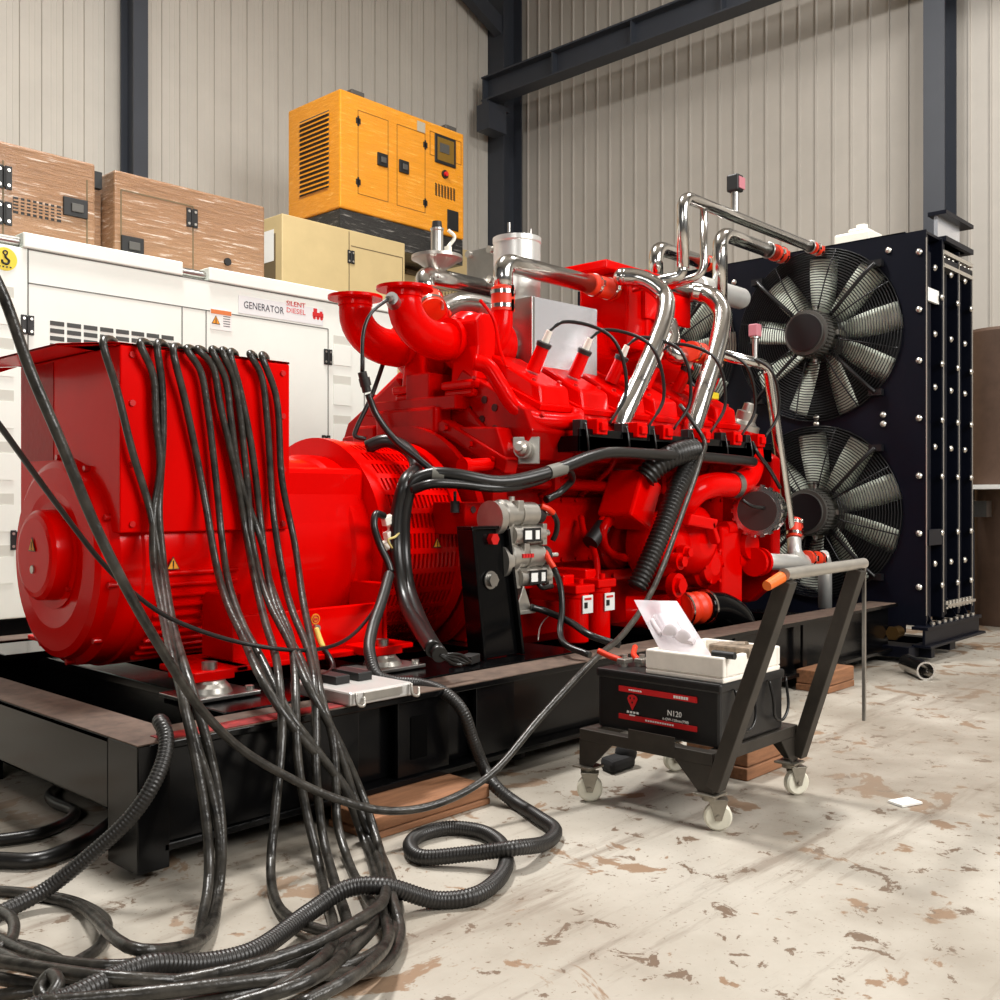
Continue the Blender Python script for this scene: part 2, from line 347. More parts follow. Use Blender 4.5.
zs1 = P(28, 283, Y=YC).z; zs0 = wt-.115; xd = P(182, 320, Y=YC).x; xd2 = P(206, 320, Y=YC).x; xh = P(328, 350, Y=YC).x
seam(x_corner, zb+.1, x_corner, wt-.11); seam(x_corner, zs1, xh, zs1); seam(x_corner, zs0, xr, zs0); seam(xd, zb+.1, xd, zs1); seam(xd2, zb+.1, xd2, zs1); seam(xh, zb+.1, xh, zs1); seam(xr-.42, zb+.1, xr-.42, wt-.12)
sm.build('panel_gap', SEAM, wg)
# louvred vent
lv = MB(); va, vb = P(50, 320, Y=YC), P(176, 365, Y=YC)
for c in range(8):
    for r in range(6):
        x = va.x+(vb.x-va.x)*c/8; z = va.z-.055*r-.02; lv.box(x, YC-.004, z-.016, x+(vb.x-va.x)/8-.022, YC+.001, z+.016)
lv.build('louvre', WGREY, wg)
# pocketed side posts
for xa, n in ((P(2, 400, Y=YC).x-.12, 6), (P(336, 400, Y=YC).x-.03, 5)):
    for k in range(n):
        zt = P(340, 336, Y=YC).z-.365*k if xa > 2 else P(2, 292, Y=YC).z-.40*k
        pk = MB(); w = .20; h = .27
        pk.box(xa, YC-.002, zt-h, xa+w, YC+.001, zt); o = pk.build('pocket', mat('pocket_grey', (206, 208, 198), .6) if 'pocket_grey' not in MATS else MATS['pocket_grey'], wg)
        f = MB(); f.prism([(xa, YC-.006, zt-.08), (xa+w, YC-.006, zt-.08), (xa+w, YC-.006, zt-h), (xa, YC-.006, zt-h)], (0, .004, 0)); f.build('pocket_floor', WHITE, o)
def hinge(px, py, Y, parent, s=1.0):
    c = P(px, py, Y=Y-.004); m = MB(); m.box(c.x-.045*s, Y-.012, c.z-.07*s, c.x-.006*s, Y, c.z+.07*s); m.box(c.x+.006*s, Y-.012, c.z-.07*s, c.x+.045*s, Y, c.z+.07*s); m.cyl((c.x, Y-.012, c.z-.06*s), (c.x, Y-.012, c.z+.06*s), .010*s, n=10)
    h = m.build('hinge', BLKP, parent, .003); d = MB()
    for i in (-1, 1):
        for j in (-1, 1): d.cyl((c.x+i*.026*s, Y-.011, c.z+j*.045*s), (c.x+i*.026*s, Y-.016, c.z+j*.045*s), .010*s, n=10)
    d.build('screw', BOLT, h)
for p in ((27.5, 325), (17, 540), (328, 357), (326, 443)): hinge(*p, YC, wg)
# lettering strip
s0 = P(282, 311, Y=YC); st = decal((s0.x, YC-.003, s0.z), X1, Z1, P(326, 311, Y=YC).x-P(242, 311, Y=YC).x, .15, mat('label_strip', (226, 228, 228), .5), wg, 'name_strip')
c = P(264, 308, Y=YC-.006); text('GENERATOR', (c.x, YC-.006, c.z), X1, Z1, .085, DKP, wg, width=P(284, 0, Y=YC).x-P(244, 0, Y=YC).x)
c = P(296, 307.5, Y=YC-.006); text('SILENT', (c.x, YC-.006, c.z+.025), X1, Z1, .062, REDL, wg, width=.2); text('DIESEL', (c.x, YC-.006, c.z-.035), X1, Z1, .062, REDL, wg, width=.2)
c = P(318, 315, Y=YC-.006); em = MB(); em.box(c.x-.06, YC-.006, c.z-.02, c.x+.06, YC-.004, c.z+.02); em.box(c.x-.05, YC-.006, c.z+.02, c.x-.01, YC-.004, c.z+.055); em.box(c.x+.02, YC-.006, c.z+.02, c.x+.05, YC-.004, c.z+.035)
for q in (-.04, .0, .04): em.cyl((c.x+q, YC-.004, c.z-.028), (c.x+q, YC-.006, c.z-.028), .016, n=12)
em.build('truck_emblem', REDL, wg)
c = P(221, 320, Y=YC-.003); wl = decal((c.x, YC-.003, c.z), X1, Z1, .20, .17, WHT, wg, 'warning_label'); decal((c.x, YC-.006, c.z+.062), X1, Z1, .19, .035, mat('label_orange', (214, 120, 60), .5), wl, 'label_band')
tri_sign((c.x-.05, YC-.006, c.z-.015), X1, Z1, .07, wl)
ln = MB()
for k in range(5): ln.box(c.x+.02, YC-.006, c.z+.03-.02*k, c.x+.085, YC-.004, c.z+.036-.02*k)
ln.build('fine_print', DKP, wl)
c = P(5, 259, Y=YC); yd = MB(); yd.cyl((c.x, YC, c.z), (c.x, YC-.004, c.z), .082, n=36); yo = yd.build('lifting_sticker', YST, wg)
hk = MB(); hk.ring((c.x, YC-.006, c.z+.045), Y1, .014, .005, 20, 6); hk.tube([(c.x, YC-.006, c.z+.03), (c.x+.004, YC-.006, c.z+.01), (c.x+.026, YC-.006, c.z-.008), (c.x+.012, YC-.006, c.z-.034), (c.x-.018, YC-.006, c.z-.026), (c.x-.022, YC-.006, c.z-.008)], .008, 8, 6)
for q in (-.045, -.02, .005, .03): hk.box(c.x+q, YC-.006, c.z-.06, c.x+q+.013, YC-.005, c.z-.05)
hk.build('hook_symbol', BLKP, yo)
b = MB(); b.box(xl+.02, YC+.03, 0, xr-.05, YC+1.66, zb); b.build('base_tank', BLK, wg, .01)

# ------------------------------------------------------------------ plastic wrapped tan generators on its roof
def wrapped(px0, px1, pyt0, Y, D, label, right_end):
    zt = P(px0, pyt0, Y=Y).z; x0, x1 = P(px0, pyt0, Y=Y).x, P(px1, 200, Y=Y).x
    t = thing('wrapped_generator', ((x0+x1)/2, Y+D/2, wt), label, 'generator', 'tan generators in stretch film')
    b = MB(); b.box(x0, Y, wt+.0, x1, Y+D, zt); b.build('housing', WRAP, t, .02); return t, x0, x1, zt
YB = 8.1
t1, a0, a1, z1 = wrapped(-60, 95.5, 125, YB, .95, 'tan generator in stretch film with dark mesh vent, left one on white roof', 0)
a1b = a1
sm = MB(); xs = P(3, 200, Y=YB).x; xs2 = P(87, 200, Y=YB).x
for x in (xs, xs2): sm.box(x-.006, YB-.003, wt+.02, x+.006, YB+.001, z1-.15)
sm.build('panel_gap', BEIGD, t1)
va, vb = P(13, 197, Y=YB), P(61, 222, Y=YB); gr = MB()
vb.z = P(13.5, 213, Y=YB).z; va.z = P(13.5, 196.5, Y=YB).z; gr.box(va.x, YB-.003, vb.z, vb.x, YB+.001, va.z); g = gr.build('mesh_vent', BLKP, t1); mm = MB()
for i in range(1, 8):
    x = va.x+(vb.x-va.x)*i/8; mm.box(x-.009, YB-.008, vb.z, x+.009, YB-.003, va.z)
for i in range(1, 5):
    z = vb.z+(va.z-vb.z)*i/5; mm.box(va.x, YB-.0075, z-.006, vb.x, YB-.0035, z+.006)
mm.build('mesh_bar', WRAP, g)
hinge(4, 177, YB, t1, 1.3); hinge(4, 213, YB, t1, 1.3)
def latch(px, py, Y, parent, w=.2, h=.15):
    c = P(px, py, Y=Y); m = MB(); m.box(c.x-w/2, Y-.02, c.z-h/2, c.x+w/2, Y, c.z+h/2); o = m.build('latch', BLKP, parent, .006); k = MB(); k.box(c.x-w*.2, Y-.034, c.z-h*.25, c.x+w*.3, Y-.02, c.z+h*.2); k.build('latch_handle', MOTOR, o, .006)
latch(75, 208, YB, t1)
t2, b0, b1, z2 = wrapped(114.5, 265, 169, YB, .95, 'tan generator in stretch film reaching to the right end of the stack', 1)
sm = MB(); xq = P(121, 200, Y=YB).x; xq2 = P(193, 200, Y=YB).x; zq = z2-.16
sm.box(xq-.006, YB-.003, wt, xq+.006, YB+.001, zq); sm.box(xq2-.006, YB-.003, wt, xq2+.006, YB+.001, zq); sm.box(xq, YB-.003, zq-.006, xq2, YB+.001, zq+.006); sm.build('panel_gap', BEIGD, t2)
hinge(192, 218, YB, t2, 1.2); latch(132, 246, YB, t2); c = P(227, 262, Y=YB); k = MB(); k.cyl((c.x, YB, c.z), (c.x, YB-.02, c.z), .035, n=16); k.build('lock_button', BLKP, t2)
# recessed third unit between them
t3 = thing('wrapped_generator', ((a1+b0)/2, YB+.7, wt), 'narrow recessed piece of a film-wrapped tan generator between the two larger ones', 'generator', 'tan generators in stretch film')
b = MB(); b.box(a1+.01, YB+.22, wt, b0-.01, YB+.9, z1-.16); b.build('housing', WRAP, t3, .01)
b = MB(); q = P(103, 183, Y=YB+.21)
b.box(a1+.03, YB+.16, q.z-.07, b0-.03, YB+.22, q.z+.07); b.build('grille', BLKP, t3)

# ------------------------------------------------------------------ beige generators and the yellow one stacked at the wall
YBG = 9.3
p0 = P(282, 213, Y=YBG); p1 = P(405, 260, Y=YBG)
bg1 = thing('beige_generator', ((p0.x+p1.x)/2, YBG+.7, 0), 'beige generator housing carrying the yellow generator, behind the white housing', 'generator', 'beige generators at the back')
zmid = 2.35
b = MB(); b.box(p0.x, YBG, zmid, p1.x, YBG+1.5, p0.z); b.build('housing', BEIGE, bg1, .012)
b = MB(); b.box(p0.x+.02, YBG+.02, 0, p1.x-.02, YBG+1.48, zmid); b.build('lower_housing', BEIGE, bg1, .012)
sm = MB(); xs = P(349, 240, Y=YBG).x; zs = P(352, 246, Y=YBG).z
sm.box(xs-.005, YBG-.003, zmid, xs+.005, YBG+.001, p0.z-.02); sm.box(xs+.03, YBG-.003, zs-.005, p1.x-.04, YBG+.001, zs+.005); sm.box(p1.x-.045, YBG-.003, zmid, p1.x-.035, YBG+.001, zs); sm.build('panel_gap', BEIGD, bg1)
hinge(351, 257, YBG, bg1, 1.1)
k = MB(); k.box(p0.x-.004, YBG+.12, 3.2, p0.x, YBG+.9, p0.z-.2); sd = k.build('side_louvre_panel', BEIGD, bg1)
k = MB(); k.box(p0.x-.006, YBG+.15, p0.z-.5, p0.x-.003, YBG+.5, p0.z-.15); k.build('side_label', WHT, bg1)
YB2 = 10.3; q0 = P(400, 236, Y=YB2); q1 = P(500, 250, Y=YB2)
bg2 = thing('beige_generator', ((q0.x+q1.x)/2, YB2+.7, 0), 'beige generator with louvres half hidden behind the chrome gas pipes', 'generator', 'beige generators at the back')
zz = P(440, 243, Y=YB2).z
b = MB(); b.box(p1.x+.02, YB2, 0, q1.x, YB2+1.5, zz); b.build('housing', BEIGE, bg2, .012)
k = MB(); va = P(404, 250, Y=YB2); vb = P(420, 275, Y=YB2)
for i in range(5): z = va.z-(va.z-vb.z)*i/4; k.box(va.x, YB2-.05, z-.03, vb.x, YB2, z+.02)
k.build('louvre', BEIGD, bg2)
k = MB(); va = P(432, 284, Y=YB2); vb = P(458, 300, Y=YB2)
for i in range(9):
    for j in range(4): x = va.x+(vb.x-va.x)*i/8; z = va.z+(vb.z-va.z)*j/3; k.box(x-.014, YB2-.003, z-.02, x+.014, YB2+.001, z+.02)
k.build('vent_hole', BEIGD, bg2)
YY = 9.6
y0 = P(340, 88, Y=YY); yb_ = P(340, 207, Y=YY).z; y1 = P(464, 137, Y=YY); yl = P(288, 110, X=y0.x).y
yg = thing('yellow_generator', ((y0.x+y1.x)/2, (YY+yl)/2, p0.z), 'yellow generator with control window in stretch film on top of the beige one', 'generator')
b = MB(); b.box(y0.x, YY, yb_, y1.x, yl, y0.z); b.build('canopy', YWRAP, yg, .02)
b = MB(); b.box(y0.x+.02, YY+.02, p0.z, y1.x, yl-.02, yb_); b.build('base_tank', BWRAP, yg, .01)
lv = MB(); fr = MB()
va, vb = P(300, 121, X=y0.x), P(329, 190, X=y0.x); va.z = P(315, 116, X=y0.x).z; vb.z = P(315, 192, X=y0.x).z
fr.box(y0.x-.004, vb.y, vb.z, y0.x+.001, va.y, va.z); f = fr.build('louvre_recess', WGREY, yg)
for i in range(16):
    z = vb.z+(va.z-vb.z)*(i+.5)/16; lv.prism([(y0.x-.004, vb.y, z-.008), (y0.x-.03, vb.y, z-.02), (y0.x-.03, vb.y, z-.010), (y0.x-.004, vb.y, z+.016)], (0, va.y-vb.y, 0))
lv.build('louvre_blade', YEL, f)
sm = MB()
def yseam(a, b_): 
    p, q = P(*a, Y=YY), P(*b_, Y=YY); sm.box(min(p.x, q.x)-.004, YY-.003, min(p.z, q.z)-.004, max(p.x, q.x)+.004, YY+.001, max(p.z, q.z)+.004)
def yrect(ax, ay, bx, by):
    p, q = P(ax, ay, Y=YY), P(bx, by, Y=YY)
    for s in ((p.x, p.z, q.x, p.z), (p.x, q.z, q.x, q.z), (p.x, p.z, p.x, q.z), (q.x, p.z, q.x, q.z)):
        sm.box(min(s[0], s[2])-.004, YY-.003, min(s[1], s[3])-.004, max(s[0], s[2])+.004, YY+.001, max(s[1], s[3])+.004)
yrect(358, 110, 388, 202); yrect(397, 124, 425, 213); yrect(430, 131, 461, 165); sm.build('door_gap', YELD, yg)
for p in ((358, 121), (358, 182), (425, 145), (425, 203)):
    c = P(*p, Y=YY); m = MB(); m.box(c.x-.035, YY-.012, c.z-.035, c.x+.035, YY, c.z+.035); m.box(c.x-.012, YY-.012, c.z-.06, c.x+.012, YY, c.z+.06); m.build('hinge', BLKP, yg, .004)
for p in ((382, 160), (403.5, 167)): latch(*p, YY, yg, .16, .16)
cw, cz = P(445, 151, Y=YY).x, P(445, 151, Y=YY).z
k = MB(); k.box(cw-.19, YY-.015, cz-.19, cw+.19, YY, cz+.19); cwn = k.build('control_window', BLKP, yg, .06)
k = MB(); k.box(cw-.15, YY-.018, cz-.15, cw+.15, YY-.014, cz+.15); k.build('window_pane', mat('amber_pane', (120, 92, 40), .1), cwn)
k = MB(); k.box(cw-.11, YY-.022, cz-.04, cw+.06, YY-.017, cz+.08); k.build('control_panel', MOTOR, cwn)
c = P(444.5, 174.5, Y=YY); k = MB(); k.cyl((c.x, YY, c.z), (c.x, YY-.02, c.z), .055, n=20); eb = k.build('stop_button_ring', BLKP, yg); k = MB(); k.cyl((c.x, YY-.02, c.z), (c.x, YY-.05, c.z), .03, n=16); k.build('stop_button', REDL, eb)
k = MB(); va, vb = P(436, 184, Y=YY), P(454, 200, Y=YY)
for i in range(7):
    for j in range(6): x = va.x+(vb.x-va.x)*i/6; z = va.z+(vb.z-va.z)*j/5; k.obox((x, YY-.002, z), V(.016, 0, -.008), V(0, .002, 0), V(.004, 0, .008))
k.build('vent_slot', BLKP, yg)
va, vb = P(447, 209, Y=YY), P(458, 232, Y=YY); k = MB(); k.box(va.x, YY-.012, vb.z, vb.x, YY, va.z); k.build('cable_cover', BLKP, yg, .01)
for px, py in ((354, 92), (447, 128)):
    c = P(px, py, Y=YY+.1); k = MB(); k.box(c.x-.1, YY+.02, y0.z, c.x+.1, YY+.2, y0.z+.06); k.build('lifting_eye', MOTOR, yg, .01)
c = P(421, 127, Y=YY); decal((c.x, YY-.003, c.z), X1, Z1, .14, .13, mat('grey_label', (170, 160, 140), .5), yg, 'type_label')

# ------------------------------------------------------------------ things at the far right
c = P(1008, 520, X=10.6); t = MB(); zt = P(985, 334, X=10.6).z; t.lathe((10.6, c.y, 0), Z1, [(0, .42), (zt-.03, .42), (zt, .40), (zt, .30)], 48)
tag(t.build('steel_tank', TANK, None), 'tall brown upright tank cut off by the right photo edge', 'tank')
tb = thing('work_table', P(990, 560, X=11.8), 'thin white-topped shelf table in front of the brown tank at far right', 'table')
c = P(990, 487, X=10.05); k = MB(); k.box(9.85, c.y-.5, c.z-.02, 10.2, c.y+.22, c.z+.02); k.build('tabletop', WHT, tb)
k = MB(); k.box(9.95, c.y-.0, c.z-.28, 10.1, c.y+.14, c.z-.13); k.build('drawer_box', STEEL, tb)
for dx, dy in ((9.87, .2), (10.18, .2), (9.87, -.48), (10.18, -.48)): k = MB(); k.box(dx-.015, c.y+dy-.015, 0, dx+.015, c.y+dy+.015, c.z-.02); k.build('leg', STEELN, tb)
q = P(990, 597, Z=0); bx = thing('cardboard_box', q, 'tan cardboard carton on the floor right of the radiator', 'box')
k = MB(); k.box(q.x-.05, q.y-.35, .0, q.x+.42, q.y+.14, .48); k.build('carton', CARD, bx, .008)
k = MB(); k.box(q.x-.053, q.y-.02, .44, q.x-.049, q.y+.0, .48); k.box(q.x-.055, q.y-.35, .22, q.x-.051, q.y+.14, .222); k.build('flap_seam', mat('carton_seam', (150, 100, 54), .8), bx)
k = MB(); k.cyl((q.x-.05, q.y-.24, .22), (q.x-.054, q.y-.24, .22), .07, n=20); k.build('printed_mark', DKP, bx)
q = P(905, 802, Z=.006); k = MB(); k.obox(q, V(.05, -.02, 0), V(.015, .035, 0), V(0, 0, .004)); tag(k.build('paper_scrap', WHT, None), 'small crumpled white paper scrap lying on the bare floor', 'paper')
# ------------------------------------------------------------------ base frame of the generating set
YS, YF = 2.97, 2*YA-2.97
sk = thing('base_frame', (4.5, YA, 0), 'long black steel base frame carrying red alternator, engine and radiator', 'frame')
def rail(y, sgn):
    m = MB(); a, b = 1.62, 7.55
    m.box(a, min(y, y+sgn*.20), .405, b, max(y, y+sgn*.20), .43); m.box(a, min(y, y+sgn*.16), .08, b, max(y, y+sgn*.16), .105)
    yw = y+sgn*.085; m.box(a, yw-.008, .105, b, yw+.008, .405); m.box(a-.09, min(y, y+sgn*.2), .028, a+.02, max(y, y+sgn*.2), .43)
    m.box(a+.02, min(y+sgn*.012, y+sgn*.03), .105, a+.80, max(y+sgn*.012, y+sgn*.03), .405)
    o = m.build('side_rail', BLK, sk, .004)
    c = MB(); c.box(a-.09, min(y, y+sgn*.2), .43, 7.5, max(y, y+sgn*.2), .434); c.build('dusty_top', DUSTY, o)
    if sgn > 0:
        for x0, x1 in ((2.62, 2.90), (3.06, 3.30), (4.4, 4.46), (5.2, 5.26), (6.05, 6.11)):
            k = MB(); k.box(x0, y+.02, .105, x1, y+.04, .405); s = k.build('stiffener', BLK, o, .003)
        k = MB(); q = P(419, 740, Y=y+.018); k.box(q.x-.045, y+.016, .17, q.x+.045, y+.021, .34); k.build('slot', mat('slot_black', (3, 3, 3), .9, spec=.05), o, .02)
        k = MB(); k.box(a+.0, y+.006, .430, a+.86, y+.09, .437); k.build('red_overspray', mat('overspray', (150, 30, 28), .6, var=.7, vscale=18), o)
    return o
rail(YS, 1); rail(YF, -1)
m = MB(); m.box(1.53, YS+.2, .20, 1.55, YF-.2, .43); m.box(1.53, YS+.2, .41, 1.72, YF-.2, .43); m.box(1.55, YS+.2, .20, 1.7, YF-.2, .22); o = m.build('end_beam', BLK, sk, .004)
m = MB(); m.box(1.53, YS+.2, .43, 1.72, YF-.2, .434); m.build('dusty_top', DUSTY, o)
for x in (2.28, 3.05, 4.0, 5.3, 6.6):
    m = MB(); m.box(x-.10, YS+.2, .36, x+.10, YF-.2, .40); m.box(x-.01, YS+.1, .12, x+.01, YF-.1, .36); m.build('cross_beam', BLK, sk, .004)
m = MB(); m.box(1.7, YS+.14, .085, 7.5, YF-.14, .10); m.build('floor_pan', BLK, sk)
for y, s in ((3.45, 1), (2*YA-3.45, -1)):
    m = MB(); m.box(2.0, y-.22, .401, 4.1, y+.22, .428); m.build('mounting_plate', BLK, sk, .004)
for x in (1.66, 3.5, 5.5, 7.2):
    for y in (YS+.1, YF-.1):
        y += .1 if y < YA else -.1; m = MB(); m.cyl((x, y, 0), (x, y, .082), .05, n=20); m.build('foot_pad', BLKM, sk)
m = MB(); q = P(18, 770, Z=.0); m.box(1.58, q.y-.1, 0, 1.72, q.y+.05, .20); m.build('foot_block', BLK, sk)
# ------------------------------------------------------------------ timber blocks
def timber(x0, x1, y0, y1, h, label):
    t = MB(); t.box(x0, y0, 0, x1, y1, h*.32); t.box(x0+.01, y0+.004, h*.34, x1, y1, h); tag(t.build('timber_block', WOOD, None, .006), label, 'wood', 'timber blocks under the frame')
q0, q1 = P(372, 842, Z=0), P(487, 803, Z=0); timber(q0.x, q1.x, q0.y, q0.y+.25, .078, 'brown timber block under frame behind the hanging cables')
q = P(785, 769, Z=0); timber(q.x-.30, q.x+.06, q.y+.02, q.y+.33, .17, 'brown timber block on the floor partly hidden behind the cart wheel')
q = P(848, 688, Z=0); timber(q.x-.28, q.x+.1, q.y, q.y+.22, .13, 'reddish timber block beyond the battery cart, right of its handle')

# ------------------------------------------------------------------ alternator
alt = thing('alternator', (2.8, YA, .43), 'big red alternator with square terminal box on top and cables slung over it', 'alternator')
ZA = .94
m = MB(); m.lathe((1.95, YA, ZA), X1, [(0, .44), (.03, .47), (.12, .475), (.13, .485), (1.22, .485), (1.24, .50), (1.36, .50)], 64); m.build('barrel', RED, alt)
m = MB(); m.lathe((1.95, YA, ZA), X1, [(0, .44), (-.035, .43), (-.05, .40), (-.055, .30), (-.04, .22)], 56); es = m.build('end_shield', RED, alt)
m = MB(); m.lathe((1.92, YA, ZA+.02), X1, [(0, .235), (-.02, .235), (-.02, .2), (-.085, .195), (-.10, .18), (-.105, .16)], 48); hb = m.build('bearing_cover', RED, alt)
c = (1.811, YA+.0, ZA+.06); tri_sign(c, -Y1, Z1, .06, hb)
m = MB(); m.cyl((1.815, YA, ZA-.04), (1.808, YA, ZA-.04), .018, n=16); m.build('round_sticker', ALU, hb)
for k in range(10):
    a = math.pi*2*k/10+.2; m = MB(); m.cyl((1.975, YA+.452*math.cos(a), ZA+.452*math.sin(a)), (1.935, YA+.452*math.cos(a), ZA+.452*math.sin(a)), .014, n=6); m.build('bolt', REDD, alt)
for k in range(4):
    a = math.pi*2*k/4+.7; m = MB(); m.cyl((1.91, YA+.218*math.cos(a), ZA+.02+.218*math.sin(a)), (1.885, YA+.218*math.cos(a), ZA+.02+.218*math.sin(a)), .011, n=6); m.build('bolt', REDD, hb)
# louvres pressed in the barrel (front quarter)
m = MB()
for k in range(11):
    a = math.radians(186+5.6*k); w = V(0, math.cos(a), math.sin(a)); n = w; tg = V(0, -math.sin(a), math.cos(a)); c = V(2.33, YA, ZA)+w*.488; m.obox(c, V(.19, 0, 0), tg*.010, n*.016)
m.build('louvre', RED, alt, .008)
tri_sign(P(173, 565, Y=YA-.50), X1, Z1, .055, alt)
# terminal box
m = MB(); m.box(1.96, 3.95, 1.065, 2.79, 4.95, 1.835); tbx = m.build('terminal_box', RED, alt, .006)
m = MB(); m.box(1.955, 3.95, 1.836, 2.79, 4.97, 1.846); m.prism([(1.954, 3.95, 1.836), (1.954, 3.95, 1.846), (1.70, 3.95, 1.812), (1.70, 3.95, 1.802)], (0, 1.02, 0))
for y in (3.951, 4.962): m.prism([(1.953, y, 1.834), (1.72, y, 1.803), (1.86, y, 1.795)], (0, .006, 0)); m.build('lid', RED, tbx, .002)
m = MB(); m.box(1.957, 4.58, 1.38, 1.961, 4.93, 1.82); m.build('cover_plate', REDM, tbx)
for y, z in ((3.99, 1.80), (3.99, 1.6), (3.99, 1.35), (3.99, 1.1)):
    m = MB(); m.cyl((1.96+.05, 3.95, z), (1.96+.05, 3.94, z), .013, n=10); m.build('bolt', REDD, tbx)
    m = MB(); m.cyl((2.75, 3.95, z-.01), (2.75, 3.94, z-.01), .013, n=10); m.build('bolt', REDD, tbx)
m = MB(); m.box(2.80, 4.02, 1.0, 3.30, 4.9, 1.36); m.prism([(2.80, 3.98, 1.05), (3.28, 3.98, 1.05), (3.28, 4.05, 1.36), (2.80, 4.05, 1.36)], (0, .5, 0)); m.build('saddle', RED, alt, .03)
# drive-end guard with slots
XG0, XG1, RG = 3.33, 3.86, .575
m = MB(); m.lathe((XG0-.04, YA, ZA+.01), X1, [(0, .50), (0, RG+.01), (.07, RG+.01), (.07, RG-.02), (.53, RG-.02), (.53, RG+.012), (.60, RG+.012), (.60, .5)], 72); m.build('guard_rim', RED, alt)
m = MB()
def cylquad(x0, x1, a0, a1, r0, r1, seg=1):
    for i in range(seg):
        u, v = a0+(a1-a0)*i/seg, a0+(a1-a0)*(i+1)/seg; pts = [(x, YA+r*math.cos(a), ZA+.01+r*math.sin(a)) for x in (x0, x1) for a in (u, v) for r in (r0, r1)]
        m.add(pts, [(0, 1, 3, 2), (4, 6, 7, 5), (0, 4, 5, 1), (2, 3, 7, 6), (0, 2, 6, 4), (1, 5, 7, 3)])
NR = 34
for k in range(NR):
    a0 = 2*math.pi*k/NR; da = 2*math.pi/NR
    cylquad(XG0+.03, XG1-.04, a0, a0+da*.28, RG-.012, RG, 1)
    for j in range(15):
        x = XG0+.05+(XG1-XG0-.11)*j/14; cylquad(x-.0075, x+.0075, a0+da*.28, a0+da, RG-.012, RG-.001, 1)
m.build('slotted_guard', RED, alt)
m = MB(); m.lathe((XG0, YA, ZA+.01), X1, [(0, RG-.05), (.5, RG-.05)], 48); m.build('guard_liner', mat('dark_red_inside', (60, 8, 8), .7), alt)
tri_sign(P(437, 544, Y=YA-RG-.006), X1, Z1, .05, alt)
# feet
for s in (1, -1):
    yn = YA-s*.70; m = MB(); m.box(2.39, min(yn, yn+s*.03), .50, 3.20, max(yn, yn+s*.03), .705); m.box(2.30, min(yn-s*.12, yn+s*.3), .49, 3.28, max(yn-s*.12, yn+s*.3), .515)
    m.box(2.36, min(yn, yn+s*.25), .515, 2.40, max(yn, yn+s*.25), .80); m.box(3.18, min(yn, yn+s*.25), .515, 3.22, max(yn, yn+s*.25), .80)
    m.prism([(2.12, yn-s*.12, .49), (2.36, yn-s*.12, .49), (2.36, yn-s*.12, .515), (2.12, yn-s*.12, .515)], (0, s*.3, 0))
    ft = m.build('foot', RED, alt, .006)
for px, py in ((215, 680), (388, 652)):
    q = P(px, py, Y=3.50); x, y = q.x, 3.56
    m = MB(); m.box(x-.09, y-.06, .495, x+.09, y+.14, .535); m.build('mount_block', RED, alt, .006)
    m = MB(); m.lathe((x, y-.02, .435), Z1, [(0, .105), (.012, .105), (.014, .09), (.035, .08), (.05, .065), (.06, .06)], 32); am = m.build('vibration_mount', ALU, alt)
    m = MB(); m.box(x-.15, y-.15, .434, x+.15, y+.10, .450); m.build('mount_plate', STEEL, am, .003)
    for d in (-.13, .13): k = MB(); k.cyl((x+d, y-.10, .450), (x+d, y-.10, .465), .018, n=6); k.build('bolt', BOLT, am)
    m = MB(); m.cyl((x, y-.02, .535), (x, y-.02, .565), .03, n=6); m.build('bolt', STEEL, alt)
c = P(316, 619, Y=3.745); m = MB(); m.cyl((c.x, 3.75, c.z), (c.x, 3.747, c.z), .024, n=24); eo = m.build('earth_sticker', OST, alt); m = MB(); m.ring((c.x, 3.746, c.z), Y1, .016, .003, 20, 5); m.box(c.x-.008, 3.744, c.z-.006, c.x+.008, 3.746, c.z+.004); m.build('earth_symbol', REDL, eo)
c = P(316, 628, Y=3.74); m = MB(); m.cyl((c.x, 3.75, c.z), (c.x, 3.725, c.z), .016, n=10); m.build('earth_bolt', BOLT, alt)
m = MB(); m.tube([P(316, 629, Y=3.73), P(319, 638, Y=3.70), P(323, 648, Y=3.66)], .014, 10); lead = m.build('earth_lead', mat('yellow_sleeve', (224, 190, 90), .5), alt)
m = MB(); m.tube([P(323, 648, Y=3.66), P(331, 660, Y=3.6), P(333, 668, Y=3.55), P(326, 675, Y=3.5), P(316, 678, Y=3.45)], .013, 10); m.build('earth_cable', CABN, alt)
# terminal plug on the barrel
m = MB(); 
for px, py in ((388, 520), (394, 527), (390, 535), (386, 545)): q = P(px, py, Y=3.84); m.obox(q, V(.03, 0, .01), V(0, .02, 0), V(-.006, 0, .022))
sc = m.build('sensor_connector', OFFW, alt, .006)
m = MB(); m.tube([P(384, 516, Y=3.83), P(376, 514, Y=3.82), P(374, 525, Y=3.8), P(380, 545, Y=3.78), P(388, 562, Y=3.74), P(391, 572, Y=3.72)], .018, 10); m.build('sensor_cable', CABN, alt)
m = MB(); m.tube([P(392, 548, Y=3.8), P(388, 540, Y=3.79), P(395, 537, Y=3.79), P(399, 533, Y=3.79)], .006, 6); m.build('sensor_wire', mat('pale_wire', (216, 196, 120), .5), alt)
